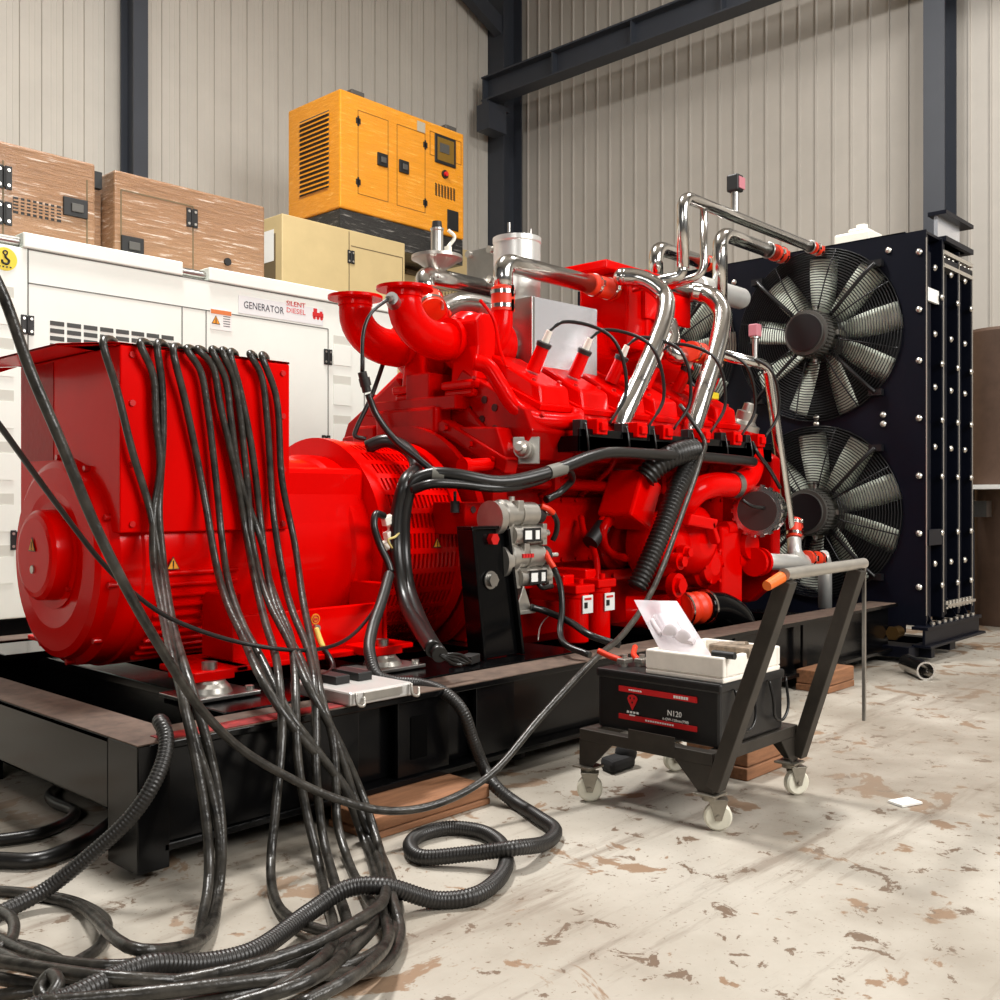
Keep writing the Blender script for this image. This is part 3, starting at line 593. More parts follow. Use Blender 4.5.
# control unit lying on the frame
c = P(360, 690, Z=.46); q = thing('control_unit', c, 'flat silver control unit with two black connector blocks lying on the frame', 'control unit')
a, b = P(350, 707, Z=.437), P(407, 694, Z=.437); u = V(1, 0, 0); L = b.x-a.x; w = V(0, 1, 0); D = (P(299, 692, Z=.437).y-a.y)/.26
m = MB(); m.obox(a+u*L/2+w*.13*D+V(0, 0, .026), u*L/2, w*.13*D, V(0, 0, .026)); m.build('case', ECU, q, .008)
for f, ww in ((.30, .17*D), (.66, .17*D)): k = MB(); k.obox(a+u*L*f+w*ww+V(0, 0, .068), u*.035, w*.06*D, V(0, 0, .017)); k.build('connector_block', BLKP, q, .004)
for f in (.06, .94): k = MB(); k.tube([a+u*L*f-w*.012+V(0, 0, .05), a+u*L*f-w*.02+V(0, 0, .01), a+u*(L*f+.03)-w*.02+V(0, 0, .0), a+u*(L*f+.04)-w*.012+V(0, 0, .03)], .006, 8); k.build('hook', ALU, q)
k = MB(); k.obox(a+u*L*.5-w*.004+V(0, 0, .03), u*L*.3, w*.006, V(0, 0, .014)); k.build('side_rib', ALU, q)
# small scrap of aluminium and plug pieces on the rail
c = P(470, 663, Z=.434); k = MB(); k.obox(c+V(0, 0, .02), V(.05, .02, 0), V(-.01, .03, 0), V(0, 0, .02)); k.obox(c+V(-.09, 0, .015), V(.03, .0, 0), V(0, .02, 0), V(0, 0, .015)); tag(k.build('plug_connector', BLKM, None, .004), 'loose black plug connector lying on the frame rail beside the conduit', 'connector')

# ------------------------------------------------------------------ radiator
RX, RY0, RY1, RZ = 7.64, 2.80, 6.10, 3.21
rad = thing('radiator', (8.15, YA, .2), 'tall navy black radiator bank with large axial fans at right end of frame', 'radiator')
FC = [(3.66, 2.515), (3.66, 1.105), (5.07, 2.515), (5.07, 1.105)]
m = MB(); HR = .69; cell = .705
def holed(yc, zc):
    N = 48; vs = []; 
    for k in range(N):
        a = 2*math.pi*k/N; c, s = math.cos(a), math.sin(a); e = cell/max(abs(c), abs(s)); vs += [(RX, yc+HR*c, zc+HR*s), (RX, yc+e*c*1.0, zc+e*s)]
    m.add(vs, [(2*k, 2*k+1, (2*k+3) % (2*N), (2*k+2) % (2*N)) for k in range(N)])
    m.loft([[(x, yc+HR*math.cos(2*math.pi*k/N), zc+HR*math.sin(2*math.pi*k/N)) for k in range(N)] for x in (RX, RX+.36)], True, False)
for yc, zc in FC: holed(yc, zc)
zt, zb_ = 2.515+cell, 1.105-cell
m.box(RX, RY0, .26, RX+.02, 3.66-cell, RZ); m.box(RX, 5.07+cell, .26, RX+.02, RY1, RZ); m.box(RX, 3.66-cell, .20, RX+.02, 5.07+cell, zb_)
m.box(RX, 3.66-cell, zt, RX+.02, 5.07+cell, RZ)
m.box(RX+.02, RY0+.012, RZ-.02, RX+.9, RY1, RZ-.001)
m.build('fan_shroud', NAVY, rad)
m = MB(); m.box(RX+.37, RY0+.06, .3, RX+.42, RY1-.05, RZ-.03); m.box(RX+.42, RY0+.1, .3, RX+.95, RY1-.1, RZ-.06); m.build('core', mat('core_black', (10, 11, 14), .8), rad)
def make_fan(yc, zc, k0):
    m = MB(); m.cyl((RX+.10, yc, zc), (RX+.30, yc, zc), .185, n=36); f = m.build('fan', MOTORB, rad)
    for k in range(9):
        a = 2*math.pi*k/9+k0; d = V(0, math.cos(a), math.sin(a)); tg = V(0, -math.sin(a), math.cos(a)); rings = []
        for r, ch, pitch, off in ((.17, .075, 34, 0), (.30, .095, 28, .0), (.46, .105, 24, .0), (.61, .108, 20, .0), (.64, .105, 20, .0)):
            pa = math.radians(pitch); cdir = tg*math.cos(pa)+X1*math.sin(pa); nd = X1*math.cos(pa)-tg*math.sin(pa); c = V(RX+.12, yc, zc)+d*r+tg*off
            rings.append([c+cdir*ch+nd*.0, c+cdir*ch*.3+nd*.014, c-cdir*ch*.6+nd*.010, c-cdir*ch, c-cdir*ch*.6-nd*.006, c+cdir*ch*.3-nd*.004])
        MBb = MB(); MBb.loft(rings, True, True); MBb.build('blade', FAN, f)
    m = MB(); m.lathe((RX-.22, yc, zc), X1, [(0, .10), (0, .145), (.02, .15), (.02, .175), (.30, .185), (.36, .20)], 40)
    for k in range(40): a = 2*math.pi*k/40; m.obox((RX-.04, yc+.182*math.cos(a), zc+.182*math.sin(a)), V(.13, 0, 0), V(0, -math.sin(a), math.cos(a))*.004, V(0, math.cos(a), math.sin(a))*.006)
    mo = m.build('motor', MOTOR, f)
    k = MB(); k.cyl((RX-.225, yc, zc), (RX-.20, yc, zc), .147, n=40); k.build('motor_end_cover', MOTORB, f)
    MB().cyl((RX-.02, yc, zc+.18), (RX-.02, yc, zc+.24), .022, n=12).build('motor_boss', ALU, f); MB().cyl((RX-.02, yc, zc-.18), (RX-.02, yc, zc-.23), .02, n=12).build('motor_boss', ALU, f); MB().box(RX-.06, yc-.21, zc-.02, RX+.06, yc-.17, zc+.02).build('cable_gland', ALU, f)
    m = MB()
    for i in range(23):
        R = .225+.46*i/22; x = RX-.02-.06*math.cos(math.pi/2*(i/22)**2); m.ring((x, yc, zc), X1, R, .0042, 44, 4)
    for k in range(8):
        a = 2*math.pi*k/8+.25; m.tube([(RX-.08-.0*R, yc+.2*math.cos(a), zc+.2*math.sin(a)), (RX-.075, yc+.45*math.cos(a), zc+.45*math.sin(a)), (RX-.02, yc+.68*math.cos(a), zc+.68*math.sin(a))], .006, 6, 5)
    m.build('guard', GUARD, f)
    for a in (.78, -.78, 2.36, -2.36):
        d = V(0, -math.cos(a), math.sin(a)); c = V(RX-.06, yc, zc); k = MB(); k.tube([c+d*.2, c+d*.6+V(-.02, 0, 0), c+d*.70+V(0, 0, 0)], .016, 8); k.box(*(c+d*.70-V(.0, .05, .025)), *(c+d*.70+V(.05, .05, .025))); k.build('support_arm', GUARD, f)
    return f
for i, (yc, zc) in enumerate(FC): make_fan(yc, zc, (.18, .02, .3, .1)[i])
# ribbed side towards the viewer
m = MB(); XS = [RX+.021, RX+.36, RX+.70, RX+1.01]
for i in range(3):
    a, b = XS[i], XS[i+1]; m.box(a, RY0, .30, a+.02, RY0+.10, RZ-.04); m.box(b-.03, RY0, .30, b, RY0+.10, RZ-.08*i); m.box(a, RY0+.09, .30, b, RY0+.11, RZ-.04-.06*i)
    m.box((a+b)/2-.05, RY0+.05, .30, (a+b)/2+.05, RY0+.10, RZ-.12-.06*i)
m.box(RX+.36, RY0+.0, RZ-.20, RX+1.01, RY0+.02, RZ-.14); sd = m.build('side_channel', NAVY, rad, .004)
m = MB()
for x in (RX+.002, RX+.352, RX+.695, RX+1.005): m.box(x-.006, RY0-.004, .34, x+.006, RY0, RZ-.06-.08*(x-RX))
m.build('edge_highlight', BOLT, rad)  # bright strips stand in for highlights along the flange edges
m = MB(); m.box(RX+.03, RY0+.02, 2.70, RX+.32, RY0+.04, 2.80); m.build('white_tag', WHT, rad)
m = MB(); m.box(RX+.03, RY0-.01, .86, RX+.33, RY0+.06, .98); m.build('tie_bracket', NAVY, rad, .004)
bl = MB(); bl.ball((0, 0, 0), .022, 10); 
bm_me = None
def bolt_at(p):
    global bm_me
    if bm_me is None:
        k = MB(); k.lathe((0, 0, 0), X1, [(.0, .024), (-.008, .024), (-.016, .016), (-.022, .004)], 10); o = k.build('bolt', BOLT, rad); bm_me = o; o.location = Vector(p)-rad.location; o.data.transform(Matrix.Translation(rad.location)); return o
    c = bm_me.copy(); COL.objects.link(c); c.parent = rad; c.location = Vector(p)-rad.location; return c
for z in (.55, .95, 1.38, 1.81, 2.24, 2.62, 3.05): bolt_at((RX-.002, RY0+.05, z))
for y, z in ((3.12, .35), (3.12, 1.78), (3.12, 1.85), (3.66, 1.81), (3.66, 1.86), (4.4, 1.81), (4.4, 3.05), (4.75, 2.9), (4.9, 3.05), (3.69, 3.24), (3.08, 3.1)): bolt_at((RX-.002, y, z))
for x in XS[1:]:
    for z in (.55, .72, .95, 1.38, 1.6, 1.81, 2.05, 2.24, 2.45, 2.75, 2.95):
        o = bolt_at((x-.05-.15*(z in (.72, 1.6, 2.05, 2.45, 2.95)), RY0-.002, z)); o.rotation_euler.z = math.pi/2
# top bracket, filler tank, base
m = MB(); zt = RZ+.0; m.box(RX+.36, RY0-.02, zt+.19, RX+.98, RY0+.12, zt+.22); m.box(RX+.36, RY0-.02, zt-.02, RX+.98, RY0+.12, zt+.02); m.build('bracket_flange', NAVY, rad)
m = MB(); m.box(RX+.38, RY0+.05, zt+.02, RX+.86, RY0+.08, zt+.19); m.build('bracket_web', SHEET, rad)
m = MB(); m.box(RX+.36, RY0-.01, zt-.22, RX+1.0, RY0+.06, zt-.19); m.box(RX+.36, RY0+.062, zt-.22, RX+1.0, RY0+.07, zt-.09); m.box(RX+.36, RY0-.01, zt-.12, RX+1.0, RY0+.06, zt-.09); bs = m.build('bolted_strip', BOLT, rad)
for k in range(7): MB().cyl((RX+.42+.09*k, RY0+.02, zt-.19), (RX+.42+.09*k, RY0+.02, zt-.13), .018, n=6).build('strip_bolt', BOLT, bs)
c = P(862, 250, X=RX+.25); ft = MB(); ft.box(RX+.06, c.y-.15, RZ, RX+.30, c.y+.15, RZ+.10); ft.box(RX+.09, c.y-.10, RZ+.10, RX+.27, c.y+.05, RZ+.135); ft.cyl((RX+.18, c.y-.03, RZ+.13), (RX+.18, c.y-.03, RZ+.17), .045, n=20); tk = ft.build('expansion_tank', OFFW, rad, .03)
m = MB()
for y0 in (RY0-.05, RY1-.15): m.box(RX-.10, y0, .24, RX+1.08, y0+.12, .265); m.box(RX-.10, y0+.02, .13, RX+1.08, y0+.04, .24); m.box(RX-.10, y0-.02, .11, RX+1.12, y0+.12, .13)
m.box(RX-.2, RY0+.05, .04, RX+.0, RY1-.05, .12); m.box(RX+.5, RY0-.0, .03, RX+.62, RY1-.05, .11); m.box(RX+.05, RY0-.02, .02, RX+.12, RY1-.1, .11)
m.build('base_channel', NAVY, rad, .003)
for k in range(4): MB().prism([(RX+.14+.26*k, RY0+.0, .265), (RX+.14+.26*k, RY0+.1, .265), (RX+.14+.26*k, RY0+.1, .46)], (.02, 0, 0)).build('gusset', NAVY, rad)
for k in range(8): MB().cyl((RX+.1+.125*k, RY0-.01, .255), (RX+.1+.125*k, RY0-.01, .285), .02, n=6).build('foot_bolt', BOLT, rad)
m = MB(); m.box(RX+.40, RY0-.02, .375, RX+1.03, RY0+.06, .395); bs = m.build('bottom_strip', BOLT, rad)
for k in range(8): MB().cyl((RX+.42+.075*k, RY0-.0, .36), (RX+.42+.075*k, RY0-.0, .42), .016, n=6).build('strip_bolt', BOLT, bs)
for py, px in ((632, 877), (632, 898)):
    c = P(px, py, X=RX-.02); k = MB(); k.cyl((RX, c.y, c.z), (RX-.10, c.y, c.z), .045, n=16); k.cyl((RX-.10, c.y, c.z), (RX-.13, c.y, c.z), .055, n=6); k.build('drain_fitting', mat('brass', (150, 116, 70), .35, .9) if 'brass' not in MATS else MATS['brass'], rad)
# cut chrome pipe end on the floor below the radiator
a = P(926, 671, Z=.062); b = a+V(.25, .22, 0); k = MB(); k.lathe(a, (b-a), [(.9, .05), (0, .05), (0, .062), (1, .062), (1, .05)], 28, rel=True, caps=False); tag(k.build('pipe_offcut', CHROME, None), 'short chrome pipe offcut lying on the floor under the radiator', 'pipe')
# ------------------------------------------------------------------ engine
eng = thing('gas_engine', (5.3, YA, .43), 'large red V engine with polished steel pipes between alternator and radiator', 'engine')
def part(mb, name, m=None, bevel=.006, parent=None, label=None): return mb.build(name, m or REDM, parent or eng, bevel, label)
def mirror(poly): return poly+[(2*YA-y, z) for y, z in reversed(poly)]
def xprism(poly, x0, x1, m=None):
    m = m or MB(); return m.prism([(x0, y, z) for y, z in poly], (x1-x0, 0, 0))
EX0, EX1 = 4.12, 6.66
part(xprism(mirror([(3.98, .74), (3.93, .98), (3.93, 1.30), (3.80, 1.46), (4.10, 1.74), (4.30, 1.80)]), EX0, EX1), 'crankcase', bevel=.015)
part(xprism(mirror([(3.99, .34), (3.93, .40), (3.90, .70)]), EX0+.02, EX1-.1), 'oil_pan', bevel=.02)
m = MB(); m.box(EX0, 3.83, .69, EX1-.6, 4.0, .76)
for k in range(9): m.cyl((EX0+.15+.22*k, 3.83, .725), (EX0+.15+.22*k, 3.81, .725), .018, n=6)
part(m, 'pan_flange')
for k in range(3):
    x = EX0+.44+.72*k; m = MB(); m.box(x, 3.905, .82, x+.62, 3.94, 1.22)
    for i in range(5):
        for z in (.84, 1.20): m.cyl((x+.04+.135*i, 3.905, z), (x+.04+.135*i, 3.892, z), .013, n=6)
    part(m, 'access_cover', bevel=.01)
m = MB()
for z in (1.30, 1.38): m.box(EX0+.1, 3.90-.06*(z > 1.35), z, EX1-.1, 3.95, z+.025)
part(m, 'casting_rib')
# flywheel housing and rear gear case
m = MB(); m.lathe((3.93, YA, .97), X1, [(0, .60), (0, .66), (.05, .66), (.05, .60), (.20, .60)], 64); xprism(mirror([(4.02, .40), (3.84, .70), (3.80, 1.25), (3.70, 1.42), (3.78, 1.60), (4.2, 1.62)]), 4.02, 4.14, m); part(m, 'flywheel_housing', bevel=.01)
m = MB(); m.box(3.66, 3.66, 1.02, 3.95, 3.90, 1.19)
part(m, 'housing_bracket')
for x, z in ((3.72, 1.15), (3.88, 1.15)): k = MB(); k.cyl((x, 3.66, z), (x, 3.656, z), .018, n=14); k.build('bolt_hole', MATS['dark_red_inside'], eng)
def P3(l): return [P(a, b, Y=y) for a, b, y in l]
# cylinder banks
head = [(4.16, 1.96), (3.68, 1.70), (3.62, 1.58), (3.72, 1.42), (4.02, 1.52), (4.26, 1.86)]
part(xprism(head, EX0+.02, EX1-.06), 'cylinder_head_bank', bevel=.012)
part(xprism([(2*YA-y, z) for y, z in head], EX0+.02, EX1-.06), 'cylinder_head_bank', bevel=.012)
for y, z in ((4.06, 1.84), (3.98, 1.77), (3.90, 1.72), (4.0, 1.66), (3.90, 1.60), (4.10, 1.72)): MB().cyl((EX0+.022, y, z), (EX0+.014, y, z), .022, n=14).build('bolt_hole', MATS['dark_red_inside'], eng)
m = MB(); m.prism([(4.0, 4.42, 1.60), (4.0, 4.18, 1.66), (4.0, 3.68, 1.42), (4.0, 3.70, 1.34), (4.0, 4.15, 1.55), (4.0, 4.42, 1.52)], (.10, 0, 0))
for y, z in ((4.38, 1.56), (4.15, 1.61), (3.95, 1.51), (3.78, 1.42)): m.cyl((4.0, y, z), (3.975, y, z), .02, n=6)
part(m, 'rear_support_strap', bevel=.01)
m = MB(); m.box(3.98, 4.22, 1.56, 4.12, 4.75, 1.74); m.box(4.0, 4.78, 1.5, 4.12, 5.0, 1.66); part(m, 'rear_gear_cover', bevel=.02)
HX = [4.42+.377*i for i in range(6)]
def cover(i, sgn=1):
    x = HX[i]; yy = (lambda y: y) if sgn > 0 else (lambda y: 2*YA-y)
    m = MB(); pr = [(4.08, 2.06), (3.70, 1.845), (3.685, 1.73), (3.74, 1.70), (4.12, 1.90)]
    m.prism([(x-.135, yy(y), z) for y, z in pr], (.27, 0, 0)); c = part(m, 'valve_cover', RED, .018)
    f = MB(); f.prism([(x-.155, yy(y), z) for y, z in ((4.12, 1.95), (3.665, 1.735), (3.675, 1.70), (4.13, 1.90))], (.31, 0, 0)); f.build('cover_flange', RED, c, .005)
    for dx in (-.11, .11): k = MB(); k.cyl((x+dx, yy(3.76), 1.872), (x+dx, yy(3.752), 1.89), .014, n=8); k.build('bolt', REDD, c)
    return c
for i in range(6):
    c = cover(i); x = HX[i]; d = V(.06, -.45, .87).normalized(); b0 = V(x, 3.86, 1.95)
    m = MB(); m.cyl(b0, b0+d*.15, .042, .038, n=18); t = part(m, 'ignition_tube', RED, 0, c)
    m = MB(); m.lathe(b0+d*.15, d, [(0, .044), (.025, .046), (.03, .03)], 16); m.build('tube_grommet', BLKM, c)
    m = MB(); m.cyl(b0+d*.18, b0+d*.25, .022, .018, n=12); m.build('plug_cap', OFFW, c)
for i in (0, 2, 4): cover(i, -1)
tips = [b for b in HX]
for k in range(12):
    x = EX0+.12+.208*k; MB().cyl((x, 3.655, 1.66), (x, 3.625, 1.675), .017, n=6).build('bolt', REDD, eng)
for k in range(6): m = MB(); x = HX[k]+.19; m.tube([(x, 3.70, 1.60), (x-.01, 3.70, 1.42), (x-.04, 3.82, 1.30), (x-.05, 3.93, 1.22)], .016, 8); part(m, 'oil_return_line', REDM, 0)
m = MB(); m.tube([(4.2, 3.84, 1.30), (4.8, 3.80, 1.29), (5.4, 3.80, 1.27), (6.3, 3.80, 1.24)], .035, 14); part(m, 'oil_gallery_pipe', REDM, 0)
for k in range(3): m = MB(); x = 4.5+.55*k; m.box(x, 3.76, 1.24, x+.05, 3.95, 1.36); part(m, 'pipe_bracket', REDM, .004)
m = MB(); q = P(632, 545, Y=3.75); m.lathe((q.x, 3.92, q.z), -Y1, [(0, .17), (.05, .17), (.07, .14), (.10, .13), (.12, .05)], 28); part(m, 'side_cover_dome', REDM, 0)
m = MB(); m.tube(P3([(612, 516, 3.70), (603, 530, 3.68), (604, 545, 3.70), (615, 556, 3.74), (632, 558, 3.78)]), .028, 12); part(m, 'oil_line', REDM, 0)
# ignition rail with coils
m = MB(); m.box(4.40, 3.50, 1.47, 6.60, 3.66, 1.56); m.box(4.40, 3.50, 1.47, 6.60, 3.515, 1.60); ir = part(m, 'ignition_rail', BLK, .004)
coil = []
for i in range(6):
    q = P((592, 632, 658, 696, 728, 752)[i], (431, 433, 435, 436, 437, 440)[i], Y=3.545); x = q.x; z = 1.60
    m = MB(); m.box(x-.05, 3.47, z-.03, x+.05, 3.58, z+.06); m.box(x-.03, 3.45, z-.01, x+.03, 3.47, z+.04); c = m.build('ignition_coil', RED, ir, .006)
    m = MB(); m.box(x-.16, 3.50, z-.05, x-.10, 3.56, z+.05); m.build('coil_bracket', BLKP, ir, .004); coil.append(V(x+.02, 3.53, z+.06))
    m = MB(); m.tube([(x-.13, 3.49, z+.03), (x-.135, 3.47, z-.06), (x-.11, 3.48, z-.16)], .007, 6); m.build('harness_wire', CABN, ir)
ends = [((600, 426), (570, 365)), ((636, 425), (640, 372)), ((668, 424), (676, 390)), ((702, 432), (705, 395)), ((735, 432), (728, 400)), ((757, 445), (742, 398))]
for i in range(6):
    b0 = V(HX[i], 3.86, 1.95); d = V(.06, -.45, .87).normalized(); s = b0+d*.25; e = coil[i]+V(.10, -.02, -.02)
    m = MB(); mid = s.lerp(e, .45)+V(.12, -.16, .20); mid2 = s.lerp(e, .8)+V(.14, -.10, .08)
    m.tube([s, s+V(.05, -.06, .05), mid, mid2, e], lambda t: .011 if .1 < t < .9 else .008, 8, 8); m.build('ignition_lead', CABN, eng)
# sensor housing on bank end
c = P(525, 450, Y=3.66); d = V(-.85, -.45, .05).normalized(); m = MB(); m.lathe(c, d, [(-.02, .05), (.06, .05), (.06, .042), (.11, .036), (.12, .02), (.15, .02)], 20); m.obox(c-d*.03, frame(d)[0]*.075, frame(d)[1]*.075, d*.012); part(m, 'actuator', ALU, .004)
# coolant hose over the bank (red)
m = MB(); m.tube([P(474, 362, Y=3.95), P(487, 366, Y=3.9), P(500, 385, Y=3.84), P(513, 405, Y=3.78), P(530, 418, Y=3.70), P(553, 421, Y=3.64), P(575, 420, Y=3.62), P(577, 415, Y=3.66)], .045, 14); part(m, 'red_hose', RED, 0)
m = MB(); m.tube([P(480, 300, Y=4.0), P(493, 318, Y=3.97), P(500, 350, Y=3.9), P(507, 368, Y=3.85)], .010, 8); part(m, 'sense_line', RED, 0)
# turbochargers
def turbo(y, xf, s):
    zc = 2.14; m = MB(); m.lathe((xf, y, 2.385), Z1, [(-.05, .10), (-.012, .10), (-.012, .16), (.006, .16), (.006, .09), (-.04, .085)], 40); t = part(m, 'air_inlet_flange', RED, .002)
    m = MB(); pa = [(xf, y, 2.38), (xf+.0, y, 2.30)]+[(xf+.26-.26*math.cos(a), y, 2.30-.18*math.sin(a)) for a in [math.pi/2*k/8 for k in range(1, 9)]]+[(xf+.34, y, 2.12)]
    m.tube(None, lambda t: .094+.018*t, 28, path=[Vector(p) for p in pa]); part(m, 'inlet_elbow', RED, 0)
    x = xf+.33; m = MB(); m.lathe((x, y, zc), X1, [(0, .11), (0, .125), (.03, .125), (.03, .11), (.07, .11), (.07, .135), (.12, .18), (.17, .185), (.21, .16), (.21, .11), (.28, .11), (.30, .17), (.33, .19), (.35, .19), (.35, .16), (.40, .17), (.44, .16), (.46, .12)], 40); part(m, 'compressor_housing', RED, 0)
    m = MB(); m.prism([(x+.05, y-.19, zc+.10), (x+.10, y-.19, zc+.15), (x+.19, y-.19, zc+.14), (x+.22, y-.19, zc+.06), (x+.20, y-.19, zc-.28), (x+.03, y-.19, zc-.28), (x+.06, y-.19, zc-.05)], (0, .20, 0)); m.box(x-.02, y-.23, zc-.30, x+.25, y+.04, zc-.25); m.box(x-.005, y-.215, zc-.345, x+.235, y+.025, zc-.30); vo = part(m, 'volute_outlet', RED, .016)
    for dx in (.0, .115, .23): MB().cyl((x+dx, y-.222, zc-.25), (x+dx, y-.222, zc-.235), .014, n=6).build('bolt', REDD, vo)
    for a in range(10): an = 2*math.pi*a/10; MB().cyl((x+.335, y+.172*math.cos(an), zc+.172*math.sin(an)), (x+.315, y+.172*math.cos(an), zc+.172*math.sin(an)), .012, n=6).build('bolt', REDD, vo)
    m = MB(); m.tube([(x+.13, y-.09, zc-.36), (x+.13, y-.09, zc-.45), (x+.2, y-.05, zc-.55), (x+.3, y+.0, zc-.58)], .11, 18); part(m, 'exhaust_elbow', REDM, 0)
    return t
turbo(4.25, 3.775, 1); turbo(4.65, 3.745, 1)
m = MB(); m.box(4.02, 4.1, 1.72, 4.25, 4.9, 1.80); m.box(4.05, 4.35, 1.6, 4.3, 4.55, 1.95); part(m, 'turbo_bracket')
c = P(394, 303, Y=4.12); m = MB(); m.cyl(c, c+V(-.06, -.05, .01), .04, .035, n=16); m.cyl(c+V(-.06, -.05, .01), c+V(-.11, -.08, -.005), .016, n=10); sp = part(m, 'air_sensor', STEEL, 0)
m = MB(); m.tube([c+V(-.10, -.075, -.0), P(372, 312, Y=4.05), P(364, 330, Y=4.05), P(362, 372, Y=4.05)], .010, 8); m.build('sensor_wire', CABN, sp)
m = MB(); m.cyl(P(362, 372, Y=4.05), P(367, 392, Y=4.05), .024, n=10); m.cyl(P(364, 378, Y=4.05), P(366, 386, Y=4.05), .03, n=10); m.build('wire_connector', BLKM, sp)
m = MB(); m.tube([P(368, 394, Y=4.05), P(376, 414, Y=4.03), P(395, 440, Y=3.96), P(420, 460, Y=3.85), P(436, 474, Y=3.78)], .018, 10); m.build('sensor_conduit', CABN, sp)
m = MB(); m.tube([P(386, 355, Y=4.7), P(372, 395, Y=4.72), P(356, 430, Y=4.75), P(355, 436, Y=4.75), P(366, 439, Y=4.7)], .014, 8, 4); part(m, 'oil_drain_line', CABN, 0)
# heat shield box and charge air parts
xs = P(532, 300, Y=4.0).x; zt = P(532, 296, Y=4.0).z; xe = P(594, 305, Y=4.0).x; zb = P(532, 370, Y=4.0).z
m = MB(); m.box(xs, 4.0, zb, xe, 4.62, zt); bxo = part(m, 'heat_shield_box', STEEL, .004)
m = MB(); m.obox(((xs+xe)/2, 3.992, (zt+zb)/2), V((xe-xs)/2, -.012, 0), V(0, 0, (zt-zb)/2), V(0, .003, 0)); m.build('bright_panel', SHEET, bxo)
m = MB(); m.cyl((4.30, 4.25, 2.14), (4.46, 4.25, 2.14), .15, .145, n=36); part(m, 'silicone_coupling', ORED, 0)
m = MB(); m.lathe((4.46, 4.25, 2.14), X1, [(0, .14), (.0, .15), (.03, .155), (.05, .14), (.30, .14)], 36); part(m, 'charge_pipe', CHROME, 0)
q = P(517, 236, Y=4.45); q2 = P(517, 300, Y=4.45); m = MB(); m.lathe((q.x, 4.45, zt-.02), Z1, [(0, .155), (q.z-zt-.04, .155), (q.z-zt-.03, .16), (q.z-zt, .16)], 40); cyl_ = part(m, 'vertical_canister', SATIN, 0)
m = MB()
for d in (-.11, .10): m.cyl((q.x+d, 4.42, q.z), (q.x+d, 4.42, q.z+.06), .010, n=8)
m.build('stud', STEEL, cyl_)
# neck and pipe A with couplings
def coupling(a, b, r, parent=None, clamps=2):
    a, b = Vector(a), Vector(b); d = (b-a).normalized(); L = (b-a).length; m = MB(); m.lathe(a, d, [(0, r*1.0), (0, r*1.14), (L, r*1.14), (L, r)], 28); o = part(m, 'hose_coupling', ORED, 0, parent)
    for f in ((.2, .8) if clamps == 2 else (.5,)):
        m = MB(); m.lathe(a+d*(L*f-.012), d, [(0, r*1.14), (0, r*1.22), (.024, r*1.22), (.024, r*1.14)], 28); m.obox(a+d*L*f+V(0, -r*1.25, 0), d*.014, V(0, .012, 0), V(0, 0, .02)); m.build('hose_clamp', CHROME, o)
    return o
pa = P(503, 262, Y=4.1); pb = P(503, 288, Y=4.1); pc = P(503, 308, Y=4.1); pe = P(592, 277, Y=4.1); pe.z = pa.z; pf = P(612, 282, Y=4.1); pf.z = pa.z
m = MB(); m.tube([(pa.x-.04, 4.2, 2.1), (pa.x-.02, 4.12, pc.z-.15), (pa.x, 4.1, pc.z)], lambda t: .10-.04*t, 24); part(m, 'charge_neck', RED, 0)
coupling((pa.x, 4.1, pc.z-.02), (pa.x, 4.1, pb.z), .062)
m = MB(); m.pipe([(pa.x, 4.1, pb.z-.02), (pa.x, 4.1, pa.z), (pe.x, 4.1, pa.z)], .060, .15, 26); part(m, 'charge_air_pipe', CHROME, 0)
coupling((pe.x-.03, 4.1, pa.z), (pf.x+.02, 4.1, pa.z), .062)
# intake manifold and throttle box
mx0 = P(540, 280, Y=4.3).x
m = MB(); m.box(mx0, 4.25, 2.10, 6.2, 4.65, 2.50); m.prism([(mx0+.3, 4.12, 2.18), (mx0+.3, 4.25, 2.05), (mx0+.3, 4.5, 2.05), (mx0+.3, 4.5, 2.45), (mx0+.3, 4.2, 2.42)], (1.3, 0, 0)); part(m, 'intake_manifold', RED, .03)
ax0, ax1 = pf.x+.02, P(690, 300, Y=4.0).x
m = MB(); m.box(ax0, 3.99, 2.22, ax0+.22, 4.4, 2.74); m.box(ax0+.20, 3.97, 2.16, ax0+.27, 4.45, 2.78); m.box(ax0+.27, 4.0, 2.2, ax0+.55, 4.4, 2.68); part(m, 'throttle_body', RED, .02)
m = MB(); q0 = P(668, 300, Y=3.96); q1 = P(690, 328, Y=3.96); m.box(q0.x-.28, 3.955, q1.z, q1.x, 3.985, q0.z+.05); part(m, 'mounting_panel', RED, .004)
m = MB(); m.box(ax0-.15, 4.05, 2.74, ax0+.5, 4.5, 2.80); part(m, 'top_cover_plate', RED, .01)
m = MB(); m.box(mx0+.2, 4.0, 1.96, 6.1, 4.3, 2.02); part(m, 'manifold_gasket_flange', RED, .006)
